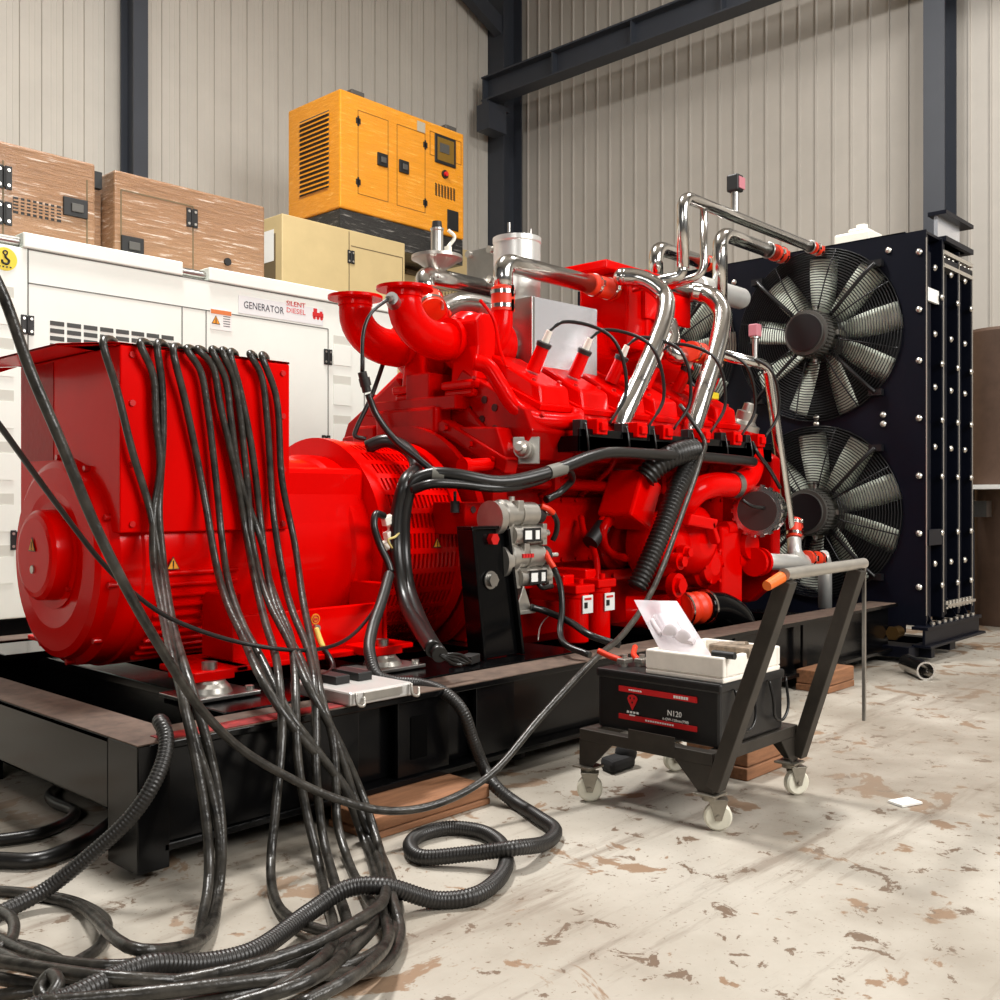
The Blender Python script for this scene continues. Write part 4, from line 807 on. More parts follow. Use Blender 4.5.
# S pipes B and C and the header
def P3(l): return [P(a, b, Y=y) for a, b, y in l]
m = MB(); m.tube(P3([(622, 277, 3.95), (636, 278, 3.88), (650, 283, 3.80), (664, 296, 3.72), (665, 315, 3.66), (655, 345, 3.62), (640, 380, 3.61), (625, 412, 3.61), (619, 428, 3.62)]), .060, 24, 8); part(m, 'coolant_riser', CHROME, 0)
m = MB(); m.ball(P(622, 277, Y=3.95), .060, 18); part(m, 'riser_end_cap', CHROME, 0)
m = MB(); m.tube(P3([(690, 291, 3.92), (702, 293, 3.86), (713, 298, 3.76), (722, 312, 3.68), (721, 330, 3.64), (714, 358, 3.62), (703, 393, 3.61), (694, 422, 3.61), (691, 434, 3.62)]), .066, 24, 8); part(m, 'coolant_riser', CHROME, 0)
h0, h1 = P(655, 283, Y=4.0), P(704, 296, Y=4.0); h1.z = h0.z; m = MB(); m.cyl(h0, h1, .058, n=26); m.lathe(h0.lerp(h1, .75), X1, [(-.02, .058), (-.02, .068), (.02, .068), (.02, .058)], 26); part(m, 'header_pipe', CHROME, 0)
h2, h3 = P(704, 284, Y=4.02), P(748, 304, Y=4.02); h3.z = h2.z-.03; h2.z -= .03; m = MB(); m.lathe(h2-V(.1, 0, 0), h3-h2, [(0, .07), (.03, .082), (.98, .082), (1.02, .072), (1.035, .04)], 30, rel=True); part(m, 'header_drum', SATIN, 0)
# balance pipe between the banks (dark elbow)
m = MB(); m.tube(P3([(668, 322, 3.9), (672, 338, 3.86), (670, 350, 3.84), (678, 356, 3.8), (692, 355, 3.78)]), .06, 18); part(m, 'bypass_elbow', CHROME, 0)
m = MB(); m.tube(P3([(664, 322, 4.0), (661, 335, 3.95), (668, 350, 3.9), (680, 357, 3.84)]), .05, 16); part(m, 'bypass_elbow', STEEL, 0)
coupling(P(690, 351, Y=3.72), P(704, 354, Y=3.72), .06)
# pipe G: low right downpipe with vent valve
m = MB(); m.pipe(P3([(700, 349, 3.72), (768, 366, 3.55), (778, 440, 3.55), (793, 545, 3.55), (794, 556, 3.55)]), .040, .13, 22); part(m, 'radiator_return_pipe', CHROME, 0)
c = P(755, 358, Y=3.58); m = MB(); m.cyl(c, c+V(0, 0, .14), .02, n=12); m.cyl(c+V(0, 0, .14), c+V(0, 0, .24), .035, .03, n=12); vv = part(m, 'vent_valve', STEEL, 0); m = MB(); m.box(c.x-.035, c.y-.035, c.z+.15, c.x+.035, c.y+.035, c.z+.24); m.build('valve_cap', PRP, vv, .008)
# radiator top pipes D, E, F
yE, zE = 3.63, 3.19
e0 = P(683, 200, Y=yE); m = MB(); m.pipe([(e0.x, yE, P(683, 268, Y=yE).z), (e0.x, yE, zE), (RX-.16, yE, zE)], .040, .10, 20); part(m, 'top_coolant_pipe', CHROME, 0)
e1 = P(704, 215, Y=yE); m = MB(); m.pipe([(e1.x-.1, yE+.25, P(700, 279, Y=yE).z-.03), (e1.x, yE, P(700, 273, Y=yE).z), (e1.x, yE, zE-.03)], .027, .1, 18); part(m, 'vent_pipe', CHROME, 0)
m = MB(); m.pipe([(e0.x, yE, P(683, 268, Y=yE).z+.02), (e0.x-.0, yE+.02, P(683, 276, Y=yE).z), (e0.x-.15, yE+.3, P(683, 284, Y=yE).z)], .038, .1, 18); part(m, 'vent_pipe', CHROME, 0)
coupling((RX-.14, yE, zE), (RX-.01, yE, zE), .042)
c = P(735, 212, Y=yE); m = MB(); m.cyl((c.x, yE, zE), (c.x, yE, zE+.17), .028, n=14); vv = part(m, 'vent_valve', STEEL, 0); m = MB(); m.box(c.x-.045, yE-.045, zE+.17, c.x+.045, yE+.045, zE+.29); m.build('valve_body', BLKP, vv, .012); m = MB(); m.box(c.x-.03, yE-.052, zE+.19, c.x+.05, yE-.04, zE+.27); m.build('valve_cap', PRP, vv)
yD = 3.94; d0 = P(720, 240, Y=yD); zD = P(735, 238, Y=yD).z
m = MB(); m.pipe([(d0.x, yD, P(720, 300, Y=yD).z), (d0.x, yD, zD), (RX-.14, yD, zD)], .056, .14, 24); part(m, 'top_coolant_pipe', CHROME, 0)
coupling((RX-.17, yD, zD), (RX-.02, yD, zD), .058)
yG = 4.62; f0 = P(656, 247, Y=yG); m = MB(); m.pipe([(f0.x, yG, P(656, 275, Y=yG).z), (f0.x, yG, f0.z), (RX-.16, yG, f0.z)], .058, .14, 24); part(m, 'top_coolant_pipe', CHROME, 0)
coupling((RX-.18, yG, f0.z), (RX-.02, yG, f0.z), .06)
for (a, y, z, r) in ((810, yE, zE, .045), (768, yD, zD, .061)): q = P(a, 240, Y=y); part(MB().ring((q.x, y, z), X1, r, .007, 24, 6), 'pipe_clip', STEEL, 0)
# gas train: disc regulator, pipes and flange
yT = 4.75; c = P(437, 258, Y=yT); q = c.z
m = MB(); m.lathe((c.x, yT, q), Z1, [(-.09, .04), (-.07, .07), (-.02, .14), (-.01, .165), (.01, .165), (.02, .13), (.03, .06), (.04, .040), (.17, .040), (.18, .044), (.19, .044), (.19, .03)], 40); gr = part(m, 'gas_regulator', ALU, 0)
m = MB(); m.cyl((c.x, yT, q+.19), (c.x, yT, q+.235), .034, .03, n=16); m.build('regulator_cap', BLKM, gr)
m = MB(); m.cyl((c.x+.10, yT, q+.02), (c.x+.10, yT, q+.09), .025, n=12); m.tube([(c.x+.1, yT, q+.09), (c.x+.14, yT-.02, q+.16), (c.x+.10, yT, q+.20)], .012, 8); m.build('vent_fitting', OFFW, gr)
m = MB(); m.cyl((c.x, yT, q-.15), (c.x, yT, q-.08), .04, n=18); m.pipe([(c.x-.14, yT-.05, q-.26), (c.x-.12, yT, q-.13), (P(494, 290, Y=yT).x, yT, q-.13)], .062, .10, 26); part(m, 'gas_pipe', CHROME, 0)
m = MB(); a = P(440, 284, Y=yT+.2); b = P(490, 272, Y=yT+.2); m.cyl((c.x+.2, yT+.25, q-.10), (c.x+.72, yT+.25, q-.02), .05, n=24); part(m, 'gas_pipe', STEEL, 0)
a = P(484, 268, Y=yT); m = MB(); m.box(a.x-.03, yT-.14, a.z-.15, a.x+.02, yT+.14, a.z+.13); m.cyl((a.x+.02, yT, a.z), (a.x+.2, yT, a.z), .13, n=28); gf = part(m, 'gas_flange', STEEL, .01)
for dy in (-.1, .1):
    for dz in (-.1, .1): k = MB(); k.cyl((a.x-.03, yT+dy, a.z+dz), (a.x-.06, yT+dy, a.z+dz), .025, n=8); k.build('flange_bolt', BOLT, gf)
m = MB(); m.tube(P3([(440, 312, 4.5), (455, 305, 4.5), (470, 305, 4.5), (490, 310, 4.5)]), .075, 18); part(m, 'gas_elbow', CHROME, 0)
coupling(P(428, 296, Y=4.5), P(433, 310, Y=4.4), .07)
# starters
def starter(px, py, s):
    c = P(px, py, Y=3.46); m = MB(); m.lathe((c.x-.16, 3.46, c.z+.03), X1, [(0, .05), (.02, .075), (.06, .075), (.07, .062), (.14, .062), (.14, .07), (.155, .07), (.155, .062), (.27, .062), (.28, .04)], 28); m.lathe((c.x-.21, 3.46, c.z+.01), X1, [(0, .06), (.0, .09), (.05, .085), (.05, .06)], 28); m.box(c.x-.06, 3.40, c.z+.04, c.x-.02, 3.46, c.z+.10); m.cyl((c.x-.05, 3.46, c.z+.03), (c.x-.05, 3.46, c.z+.12), .018, n=8); st = part(m, 'starter_motor', ALU, .003)
    m = MB(); m.cyl((c.x-.08, 3.44, c.z-.075), (c.x+.15, 3.44, c.z-.075), .048, n=24); m.box(c.x-.12, 3.42, c.z-.13, c.x-.07, 3.5, c.z+.0); m.box(c.x+.13, 3.40, c.z-.13, c.x+.16, 3.49, c.z-.02); sl = m.build('solenoid', ALU, st, .003)
    decal((c.x+.03, 3.388, c.z-.075), X1, Z1, .13, .07, BLKP, sl, 'solenoid_label', .003); decal((c.x-.005, 3.384, c.z-.075), X1, Z1, .05, .045, WHT, sl, 'label_print', .002); decal((c.x+.065, 3.384, c.z-.075), X1, Z1, .03, .045, WHT, sl, 'label_print', .002)
    m = MB(); m.cyl((c.x+.11, 3.46, c.z+.03), (c.x+.17, 3.46, c.z+.03), .05, n=20); m.build('end_cap', BLKM, st)
    m = MB(); m.cyl((c.x+.17, 3.44, c.z+.03), (c.x+.23, 3.43, c.z+.03), .012, n=10); m.cyl((c.x+.16, 3.44, c.z-.07), (c.x+.21, 3.44, c.z-.07), .018, n=10); m.build('terminal_stud', BOLT, st); return st
s1 = starter(518, 520, 0); s2 = starter(524, 562, 1)
c = P(524, 558, Y=3.39); k = MB()
for i in range(4): k.box(c.x-.01+.022*i, 3.385, c.z, c.x+.006+.022*i, 3.42, c.z+.02)
k.build('red_print', REDL, s2)
m = MB(); m.tube(P3([(541, 506, 3.42), (548, 509, 3.4), (553, 513, 3.4)]), .016, 10); rb = part(m, 'battery_lead_boot', ORED, 0)
m = MB(); m.tube(P3([(553, 513, 3.4), (557, 522, 3.4), (556, 533, 3.42), (553, 540, 3.44)]), .015, 10); m.build('battery_lead', CABN, rb)
m = MB(); m.tube(P3([(545, 552, 3.42), (549, 560, 3.38), (554, 568, 3.36)]), .016, 10); rb = part(m, 'battery_lead_boot', ORED, 0)
m = MB(); m.tube(P3([(554, 568, 3.36), (560, 585, 3.3), (562, 610, 3.25), (560, 632, 3.2), (566, 645, 3.1), (590, 655, 2.95)]), .016, 10); m.build('battery_lead', CABN, rb)
m = MB(); m.tube(P3([(542, 570, 3.45), (538, 580, 3.42), (541, 587, 3.4), (552, 586, 3.4)]), .014, 8); part(m, 'short_lead', CABN, 0)
# pressure sensor on silver triangle
c = P(524, 600, Y=3.42); m = MB(); m.prism([c+V(-.06, 0, -.05), c+V(.06, 0, -.05), c+V(.0, 0, .08)], (0, .06, 0)); m.box(c.x-.07, 3.40, c.z-.07, c.x+.07, 3.5, c.z-.05); m.cyl(c+V(0, .03, .08), c+V(0, .03, .15), .03, .06, n=14); part(m, 'knock_sensor_bracket', ALU, .003)
m = MB(); m.tube(P3([(531, 607, 3.40), (545, 611, 3.36), (570, 622, 3.2), (592, 636, 3.0), (620, 645, 2.9)]), .018, 10); part(m, 'starter_cable', CABN, 0)
m = MB(); m.tube(P3([(538, 640, 3.2), (541, 625, 3.3), (550, 615, 3.36), (558, 613, 3.38)]), .004, 6); part(m, 'thin_wire', STEEL, 0)
# spin-on filters
for px, py in ((576, 600), (598, 594)):
    q = P(px, py, Y=3.55); zt = P(px, py-7, Y=3.55).z; m = MB(); m.lathe((q.x, 3.55, .40), Z1, [(0, .055), (.01, .07), (zt-.43, .07), (zt-.42, .074), (zt-.40, .074)], 28); f = part(m, 'oil_filter', RED, 0)
    m = MB(); m.box(q.x-.085, 3.48, zt, q.x+.085, 3.75, zt+.05); m.cyl((q.x, 3.52, zt+.05), (q.x, 3.52, zt+.08), .02, n=6); m.box(q.x-.05, 3.6, zt-.05, q.x+.05, 3.86, zt+.1); m.build('filter_head', RED, f, .008)
    z0 = .62; MB().obox((q.x+.012, 3.477, z0), V(.045, 0, 0), V(0, .003, 0), V(0, 0, .05)).build('filter_label', WHT, f); MB().obox((q.x-.008, 3.473, z0-.005), V(.014, 0, 0), V(0, .002, 0), V(0, 0, .016)).build('label_print', BLKP, f); MB().obox((q.x+.01, 3.473, z0+.03), V(.03, 0, 0), V(0, .002, 0), V(0, 0, .006)).build('label_print', REDL, f)
m = MB(); m.tube(P3([(581, 517, 3.86), (584, 532, 3.8), (593, 548, 3.72), (597, 565, 3.64), (597, 590, 3.56)]), .02, 10); part(m, 'oil_line', REDM, 0)
# rear mounting bracket (black stand)
zb2, ztp = .43, P(487, 529, Y=3.42).z; xa, xb = P(468, 530, Y=3.42).x, P(506, 529, Y=3.42).x; xc, xd = P(480, 655, Y=3.38).x, P(521, 652, Y=3.38).x
m = MB(); m.prism([(xa+.02, 3.42, ztp), (xb-.02, 3.42, ztp), (xd-.02, 3.38, zb2), (xc+.02, 3.38, zb2)], (0, .02, 0)); m.prism([(xa, 3.39, ztp), (xa+.02, 3.39, ztp), (xc+.02, 3.35, zb2), (xc, 3.35, zb2)], (0, .11, 0)); m.prism([(xb-.02, 3.39, ztp), (xb, 3.39, ztp), (xd, 3.35, zb2), (xd-.02, 3.35, zb2)], (0, .11, 0)); m.box(xa+.001, 3.395, ztp, xb-.001, 3.5, ztp+.015); sd = part(m, 'mounting_bracket', BLK, .004)
c = P(491, 539, Y=3.415); k = MB(); k.cyl(c, c+V(0, -.03, 0), .03, n=6); k.build('bolt', REDD, sd); c = P(490, 580, Y=3.40); k = MB(); k.cyl(c, c+V(0, -.03, 0), .034, n=6); k.cyl(c, c+V(0, -.008, 0), .045, n=18); k.build('bolt', STEEL, sd)
# crankcase breather: red box with corrugated hoses
c = P(630, 500, Y=3.66); d = V(.35, -.25, .7).normalized(); u, w = frame(d)
m = MB(); m.obox(c, V(.13, .02, -.05), V(-.0, .13, 0), V(.07, 0, .14)); m.cyl(c+V(.08, -.02, .10), c+V(.20, -.05, .22), .07, n=20); bb = part(m, 'breather_box', RED, .02)
m = MB(); m.cyl(P(603, 526, Y=3.72), P(590, 543, Y=3.72), .05, n=16); part(m, 'sensor_plug', BLKP, .0); m = MB(); m.cyl(P(612, 512, Y=3.74), P(603, 526, Y=3.72), .045, n=16); part(m, 'plug_holder', RED, 0)
m = MB(); m.hose(P3([(645, 478, 3.52), (655, 467, 3.48), (668, 458, 3.44), (684, 452, 3.42), (694, 450, 3.42)]), .074, .03, 18, .16); part(m, 'breather_hose', HOSE, 0)
m = MB(); m.hose(P3([(694, 450, 3.44), (690, 465, 3.42), (677, 490, 3.42), (660, 535, 3.42), (644, 572, 3.44), (636, 588, 3.46)]), .062, .026, 18, .16); part(m, 'breather_hose', HOSE, 0)
# wiring conduits
m = MB(); m.tube(P3([(440, 655, 3.06), (430, 640, 3.2), (418, 615, 3.5), (408, 585, 3.72), (404, 550, 3.80), (405, 510, 3.80), (414, 482, 3.76), (432, 474, 3.70), (455, 475, 3.62), (500, 482, 3.5), (550, 472, 3.42), (590, 457, 3.40), (610, 453, 3.40), (660, 455, 3.40), (700, 457, 3.40), (745, 461, 3.42), (753, 462, 3.44)]), .034, 14, 6); cdt = part(m, 'wiring_conduit', CABN, 0)
for k in range(4): m = MB(); m.tube(P3([(440, 655, 3.06), (447+k, 660-2*k, 3.05), (455+2*k, 664-3*k, 3.05), (462+3*k, 665-k, 3.04)]), .007, 6); m.build('harness_wire', CABN, cdt)
m = MB(); m.tube(P3([(434, 650, 3.1), (422, 632, 3.3), (405, 600, 3.66), (397, 555, 3.8), (398, 510, 3.82), (405, 483, 3.80), (416, 468, 3.9), (412, 455, 3.98), (400, 445, 4.06), (385, 441, 4.12), (367, 447, 4.2)]), .036, 14, 6); part(m, 'wiring_conduit', CABN, 0)
m = MB(); m.tube(P3([(412, 490, 3.74), (430, 484, 3.66), (455, 484, 3.60), (500, 488, 3.5), (540, 480, 3.46), (556, 470, 3.46)]), .024, 12, 6); part(m, 'wiring_conduit', CABN, 0)
m = MB(); m.tube(P3([(568, 468, 3.44), (572, 480, 3.5), (560, 492, 3.55), (546, 500, 3.55)]), .02, 10, 5); part(m, 'wiring_conduit', CABN, 0)
tape = mat('silver_tape', (110, 108, 100), .5)
for a, b, c_ in (((432, 474, 3.70), (444, 475, 3.66), .037), ((548, 472.5, 3.42), (564, 468, 3.41), .037)): part(MB().cyl(P(a[0], a[1], Y=a[2]), P(b[0], b[1], Y=b[2]), c_, n=14), 'conduit_tape', tape, 0)
c = P(455, 501, Y=3.72); m = MB(); m.cyl(c, c+V(0, 0, -.06), .025, n=12); m.cyl(c, c+V(0, 0, .05), .008, n=8); part(m, 'probe_plug', BLKM, 0)
m = MB(); m.cyl(P(466, 466, Y=3.8), P(490, 464, Y=3.8), .035, n=16); m.cyl(P(462, 466, Y=3.8), P(468, 466, Y=3.8), .045, n=16); part(m, 'speed_sensor', RED, 0)
# front end: big red elbow, pump, gear case, filters
m = MB(); m.tube(P3([(680, 520, 3.62), (686, 503, 3.55), (697, 491, 3.5), (715, 485, 3.48), (733, 485, 3.48), (746, 479, 3.5), (752, 465, 3.54), (751, 448, 3.58)]), .082, 24, 8); part(m, 'coolant_elbow', RED, 0)
m = MB(); a, b = P(730, 485, Y=3.48), P(735, 485, Y=3.48); m.cyl(a, b, .09, n=26); part(m, 'clamp_band', STEEL, 0)
m = MB(); q = P(696, 540, Y=3.55); m.lathe((q.x, 3.74, q.z), -Y1, [(0, .20), (.10, .24), (.20, .22), (.26, .15), (.28, .10)], 36, sharp=False); part(m, 'pump_volute', RED, 0)
m = MB(); q = P(672, 545, Y=3.55); m.lathe((q.x, 3.75, q.z), -Y1, [(0, .22), (.16, .20), (.26, .12), (.27, .04)], 32, sharp=False); part(m, 'thermostat_dome', RED, 0)
m = MB(); a = P(700, 522, Y=3.42); m.obox(a, V(.16, 0, -.02), V(0, .03, 0), V(.02, 0, .035)); m.obox(a+V(.15, 0, -.07), V(.04, 0, -.07), V(0, .03, 0), V(.02, 0, .01)); part(m, 'pump_bracket', RED, .012)
for px, py, r in ((680, 552, .03), (672, 585, .05), (674, 561, .035)): q = P(px, py, Y=3.46); m = MB(); m.cyl(q, q+V(0, -.05, 0), r*1.5, n=20); m.cyl(q+V(0, -.05, 0), q+V(0, -.08, 0), r, n=6); part(m, 'drain_plug', RED, 0)
m = MB(); m.box(6.02, 3.56, .42, 6.30, 3.95, 1.02); m.box(5.9, 3.62, .86, 6.3, 3.9, .90); part(m, 'water_header', RED, .03)
q = P(716, 566, Y=3.5); m = MB(); m.lathe((q.x, 3.72, q.z), -Y1, [(0, .15), (.14, .15), (.16, .13), (.20, .12), (.22, .06)], 30)
for k in range(6): a = k*1.047; m.cyl((q.x+.115*math.cos(a), 3.52, q.z+.115*math.sin(a)), (q.x+.115*math.cos(a), 3.50, q.z+.115*math.sin(a)), .014, n=6)
part(m, 'gear_cover', RED, 0)
m = MB(); m.prism([(6.62, 3.5, .62), (6.62, 3.5, 1.50), (6.62, 3.9, 1.75), (6.62, 5.0, 1.75), (6.62, 5.3, .9), (6.62, 5.1, .45), (6.62, 3.7, .45)], (.12, 0, 0)); part(m, 'front_gear_case', REDM, .02)
q = P(742, 545, Y=3.6); m = MB(); m.cyl((q.x, 3.75, q.z), (q.x, 3.52, q.z), .10, n=28); m.cyl((q.x-.25, 3.6, q.z+.12), (q.x+.12, 3.6, q.z+.12), .05, n=20); m.cyl((q.x-.1, 3.62, q.z-.1), (q.x+.15, 3.62, q.z-.1), .07, n=20); part(m, 'accessory_drive', RED, .0)
m = MB(); m.box(P(660, 590, Y=3.8).x, 3.66, .60, P(700, 590, Y=3.8).x+.2, 3.95, .72); part(m, 'front_foot', RED, .015)
# polished drum filter
c = P(770, 512, Y=3.42); a = P(757, 511, Y=3.42); dd = V(.9, .25, .0).normalized()
m = MB(); m.lathe(a, dd, [(0, .165), (.02, .17), (.05, .17), (.05, .16), (.22, .16), (.25, .13), (.26, .05)], 36)
for k in range(18): an = 2*math.pi*k/18; u, w = frame(dd); m.obox(a+dd*.03+(u*math.cos(an)+w*math.sin(an))*.172, dd*.022, (u*-math.sin(an)+w*math.cos(an))*.012, (u*math.cos(an)+w*math.sin(an))*.010)
dr = part(m, 'alternator_drum', CHROME, 0); m = MB(); m.cyl(a-dd*.004, a+dd*.002, .135, n=36); m.build('drum_face', mat('dark_disc', (74, 58, 56), .3, .3), dr)
m = MB(); m.tube(P3([(742, 500, 3.42), (752, 506, 3.38), (764, 508, 3.36)]), .012, 8); m.build('charge_lead', CABN, dr)
m = MB(); m.tube(P3([(752, 442, 3.5), (757, 452, 3.46), (770, 470, 3.44), (780, 488, 3.42)]), .014, 8); part(m, 'sensor_cable', CABN, 0)
# tee pipe at the lower right
m = MB(); m.pipe(P3([(755, 560, 3.5), (776, 562, 3.48), (800, 562, 3.46), (818, 562, 3.46)]), .058, .05, 20); m.tube(P3([(794, 540, 3.5), (795, 552, 3.47), (803, 562, 3.45), (815, 563, 3.45)]), .052, 18); m.pipe([P(822, 555, Y=3.5), P(825, 562, Y=3.5), P(825, 608, Y=3.5)], .052, .1, 18); part(m, 'drain_tee', SATIN, 0)
coupling(P(794, 520, Y=3.55), P(794, 538, Y=3.52), .05); coupling(P(806, 558, Y=3.44), P(820, 559, Y=3.44), .05)
m = MB(); q = P(757, 562, Y=3.5); m.lathe(q, X1, [(-.05, .06), (-.05, .10), (-.02, .10), (-.02, .06)], 24); m.lathe(q, X1, [(0.02, .06), (.02, .10), (.05, .10), (.05, .06)], 24); part(m, 'pipe_flange', RED, 0)
# lower outlet with orange bellows and black elbow
a, b = P(680, 610, Y=3.46), P(706, 607, Y=3.42); m = MB(); m.hose([a, a.lerp(b, .5), b], .105, .08, 28, .12); part(m, 'orange_bellows', ORED, 0)
for f in (.05, .95): p = a.lerp(b, f); part(MB().lathe(p-(b-a)*.03, b-a, [(0, .1), (0, .115), (.06, .115), (.06, .1)], 28, rel=True), 'bellows_clamp', CHROME, 0)
m = MB(); m.tube(P3([(703, 607, 3.42), (722, 608, 3.38), (738, 620, 3.34), (745, 645, 3.32)]), .10, 22); part(m, 'black_elbow', BLK, 0)
m = MB(); p = P(672, 612, Y=3.55); m.cyl(p+V(-.2, .2, 0), a+V(.02, 0, 0), .10, n=24); part(m, 'outlet_stub', RED, 0)
# silver cap unit on the front of the bank
c = P(745, 420, Y=3.72); d = V(.05, -.3, .95).normalized(); m = MB(); m.lathe(c-d*.08, d, [(0, .12), (.05, .12), (.06, .09), (.08, .075), (.14, .075), (.15, .045), (.20, .04), (.21, .02)], 26); part(m, 'relief_valve', ALU, .003)
m = MB(); m.lathe(c-d*.16, d, [(0, .09), (.08, .125), (.09, .125)], 26); part(m, 'valve_seat', RED, 0)
m = MB(); q = P(712, 396, Y=3.74); m.obox(q, V(.05, 0, 0), V(0, .03, 0), V(0, 0, .025)); part(m, 'yellow_highlight', YST, .01)  # yellow block stands in for the long highlight on the red cap
# ------------------------------------------------------------------ cart with battery
CX0, CX1, CY0, CY1, CZ = 3.18, 3.84, 1.92, 2.53, .285
cart = thing('hand_cart', ((CX0+CX1)/2, (CY0+CY1)/2, 0), 'black steel hand cart on four white casters holding a battery', 'cart')
m = MB(); t = .05
m.box(CX0, CY0, CZ-.045, CX0+t, CY1, CZ); m.box(CX1-t, CY0, CZ-.045, CX1, CY1, CZ); m.box(CX0+t, CY0, CZ-.045, CX1-t, CY0+t, CZ); m.box(CX0+t, CY1-t, CZ-.045, CX1-t, CY1, CZ); m.box(CX0+t, (CY0+CY1)/2-.02, CZ-.03, CX1-t, (CY0+CY1)/2+.02, CZ-.002); m.build('deck_frame', CART, cart, .003)
for x, sx in ((CX0, 1), (CX1, -1)):
    for y, sy in ((CY0, 1), (CY1, -1)):
        m = MB(); m.prism([(x, y+sy*.006, CZ-.045), (x, y+sy*.16, CZ-.045), (x, y+sy*.06, .14), (x, y+sy*.006, .14)], (sx*.006, 0, 0)); m.prism([(x, y, CZ-.045), (x+sx*.14, y, CZ-.045), (x+sx*.05, y, .14), (x, y, .14)], (0, sy*.006, 0)); m.build('corner_leg', CART, cart)
        cx, cy = x+sx*.025, y+sy*.025; off = (.02, -.02) if sy > 0 else (-.015, -.02)
        m = MB(); m.box(cx-.045, cy-.045, .13, cx+.045, cy+.045, .138); m.cyl((cx, cy, .112), (cx, cy, .13), .03, n=18)
        ox, oy = off; ax = V(.80, .6, 0).normalized() if sx > 0 else V(.5, .87, 0); n = V(-ax.y, ax.x, 0); wc = V(cx+ox, cy+oy, .052)
        for s in (-1, 1): m.prism([wc+ax*.024*s+n*.035+V(0, 0, .062), wc+ax*.024*s-n*.035+V(0, 0, .062), wc+ax*.024*s-n*.012-V(0, 0, .012), wc+ax*.024*s+n*.012-V(0, 0, .012)], ax*.003)
        m.obox(wc+V(0, 0, .063), ax*.027, n*.036, V(0, 0, .002)); cs = m.build('caster', ZINC, cart, .001)
        k = MB(); k.lathe(wc-ax*.018, ax, [(0, .02), (0, .044), (.006, .051), (.030, .051), (.036, .044), (.036, .02)], 32); k.build('wheel', CAST, cs)
        k = MB(); k.cyl(wc-ax*.03, wc+ax*.03, .010, n=10); k.build('axle', ZINC, cs)
m = MB(); a, b = P(629, 738, X=CX0), P(675, 752, X=CX0); m.box(CX0-.006, b.y, CZ-.01, CX0-.0005, a.y, CZ+.035); m.build('retaining_plate', CART, cart)
hz = .94; tops = [(CX0-.02, 1.62), (CX1, 1.67)]
for (x, y), xb in zip(tops, (CX0+.02, CX1-.0)):
    m = MB(); m.beam((xb, CY0+.0, .16), (x, y, hz-.01), .055, .055, (1, 0, 0)); m.build('handle_post', CART, cart, .003)
m = MB(); m.cyl((CX0-.05, 1.615, hz+.01), (CX1+.06, 1.672, hz+.01), .021, n=20); m.build('handle_bar', ALU, cart)
m = MB(); a = V(CX0-.05, 1.615, hz+.01); d = V(-.12, .02, -.045); m.cyl(a+V(-.0, .01, -.01), a+d*.75, .02, .017, n=16); gp = m.build('grip', ORANGE, cart)
m = MB(); m.box(CX1+.045, 1.66, .33, CX1+.058, 1.672, hz+.02); m.build('hanging_bar', STEEL, cart)
# battery
bx0, bx1, by0, by1, bz0, bz1 = 3.25, 3.73, 1.93, 2.49, .287, .525
bat = thing('battery', ((bx0+bx1)/2, (by0+by1)/2, bz0), 'large black battery with red striped label sitting on the cart', 'battery')
m = MB(); m.box(bx0, by0, bz0, bx1, by1, bz1-.02); m.build('case', BATT, bat, .012)
m = MB(); m.box(bx0-.006, by0-.006, bz1-.035, bx1+.006, by1+.006, bz1); m.build('top_cover', BATT, bat, .008)
FX = bx0-.003
def face(px, py): return P(px, py, X=FX)
c0, c1 = face(619, 685), face(697, 705); sw = c0.y-c1.y; yc = (c0.y+c1.y)/2
zt = face(619, 688).z; zb = face(619, 715).z
decal((FX, yc, zt), -Y1, Z1, sw, .022, REDL, bat, 'red_stripe'); decal((FX, yc, zb-.002), -Y1, Z1, sw, .020, REDL, bat, 'red_stripe')
text('N120', (FX-.004, face(675, 714).y, face(675, 714).z), -Y1, Z1, .030, WHT, bat, width=.062)
text('6-QW-120min(750)', (FX-.004, face(676, 720).y, face(676, 720).z-.002), -Y1, Z1, .014, WHT, bat, width=.115)
e = face(633, 700); m = MB(); m.prism([(FX-.003, e.y+dy*.8, e.z-.006+dz*.75) for dy, dz in ((.0, -.045), (.022, -.005), (.030, .015), (.022, .030), (.008, .036), (-.008, .036), (-.022, .030), (-.030, .015), (-.022, -.005))], (-.002, 0, 0)); emb = m.build('emblem', REDL, bat)
m = MB()
for dy, dz in ((.009, .008), (-.009, .008), (0, -.008)): m.prism([(FX-.0055, e.y+dy+.004, e.z+dz), (FX-.0055, e.y+dy, e.z+dz+.005), (FX-.0055, e.y+dy-.004, e.z+dz), (FX-.0055, e.y+dy, e.z+dz-.007)], (-.001, 0, 0))
m.build('emblem_facet', BATT, emb)
m = MB()
for k in range(4): m.box(FX-.005, e.y+.026-.015*k-.010, e.z-.052, FX-.003, e.y+.026-.015*k, e.z-.044)
m.box(FX-.005, e.y-.012, e.z-.062, FX-.003, e.y+.014, e.z-.057); m.build('emblem_lettering', WHT, bat)
m = MB()
for k in range(7): m.box(FX-.005, yc+sw/2-.05-.009*k-.006, zt-.003, FX-.003, yc+sw/2-.05-.009*k, zt+.003)
for k in range(6): m.box(FX-.005, yc-sw/2+.10-.011*k-.008, zt-.005, FX-.003, yc-sw/2+.10-.011*k, zt+.005)
for k in range(12): m.box(FX-.005, yc+.05-.011*k-.007, zb-.005, FX-.003, yc+.05-.011*k, zb+.001)
m.build('fine_print', WHT, bat)
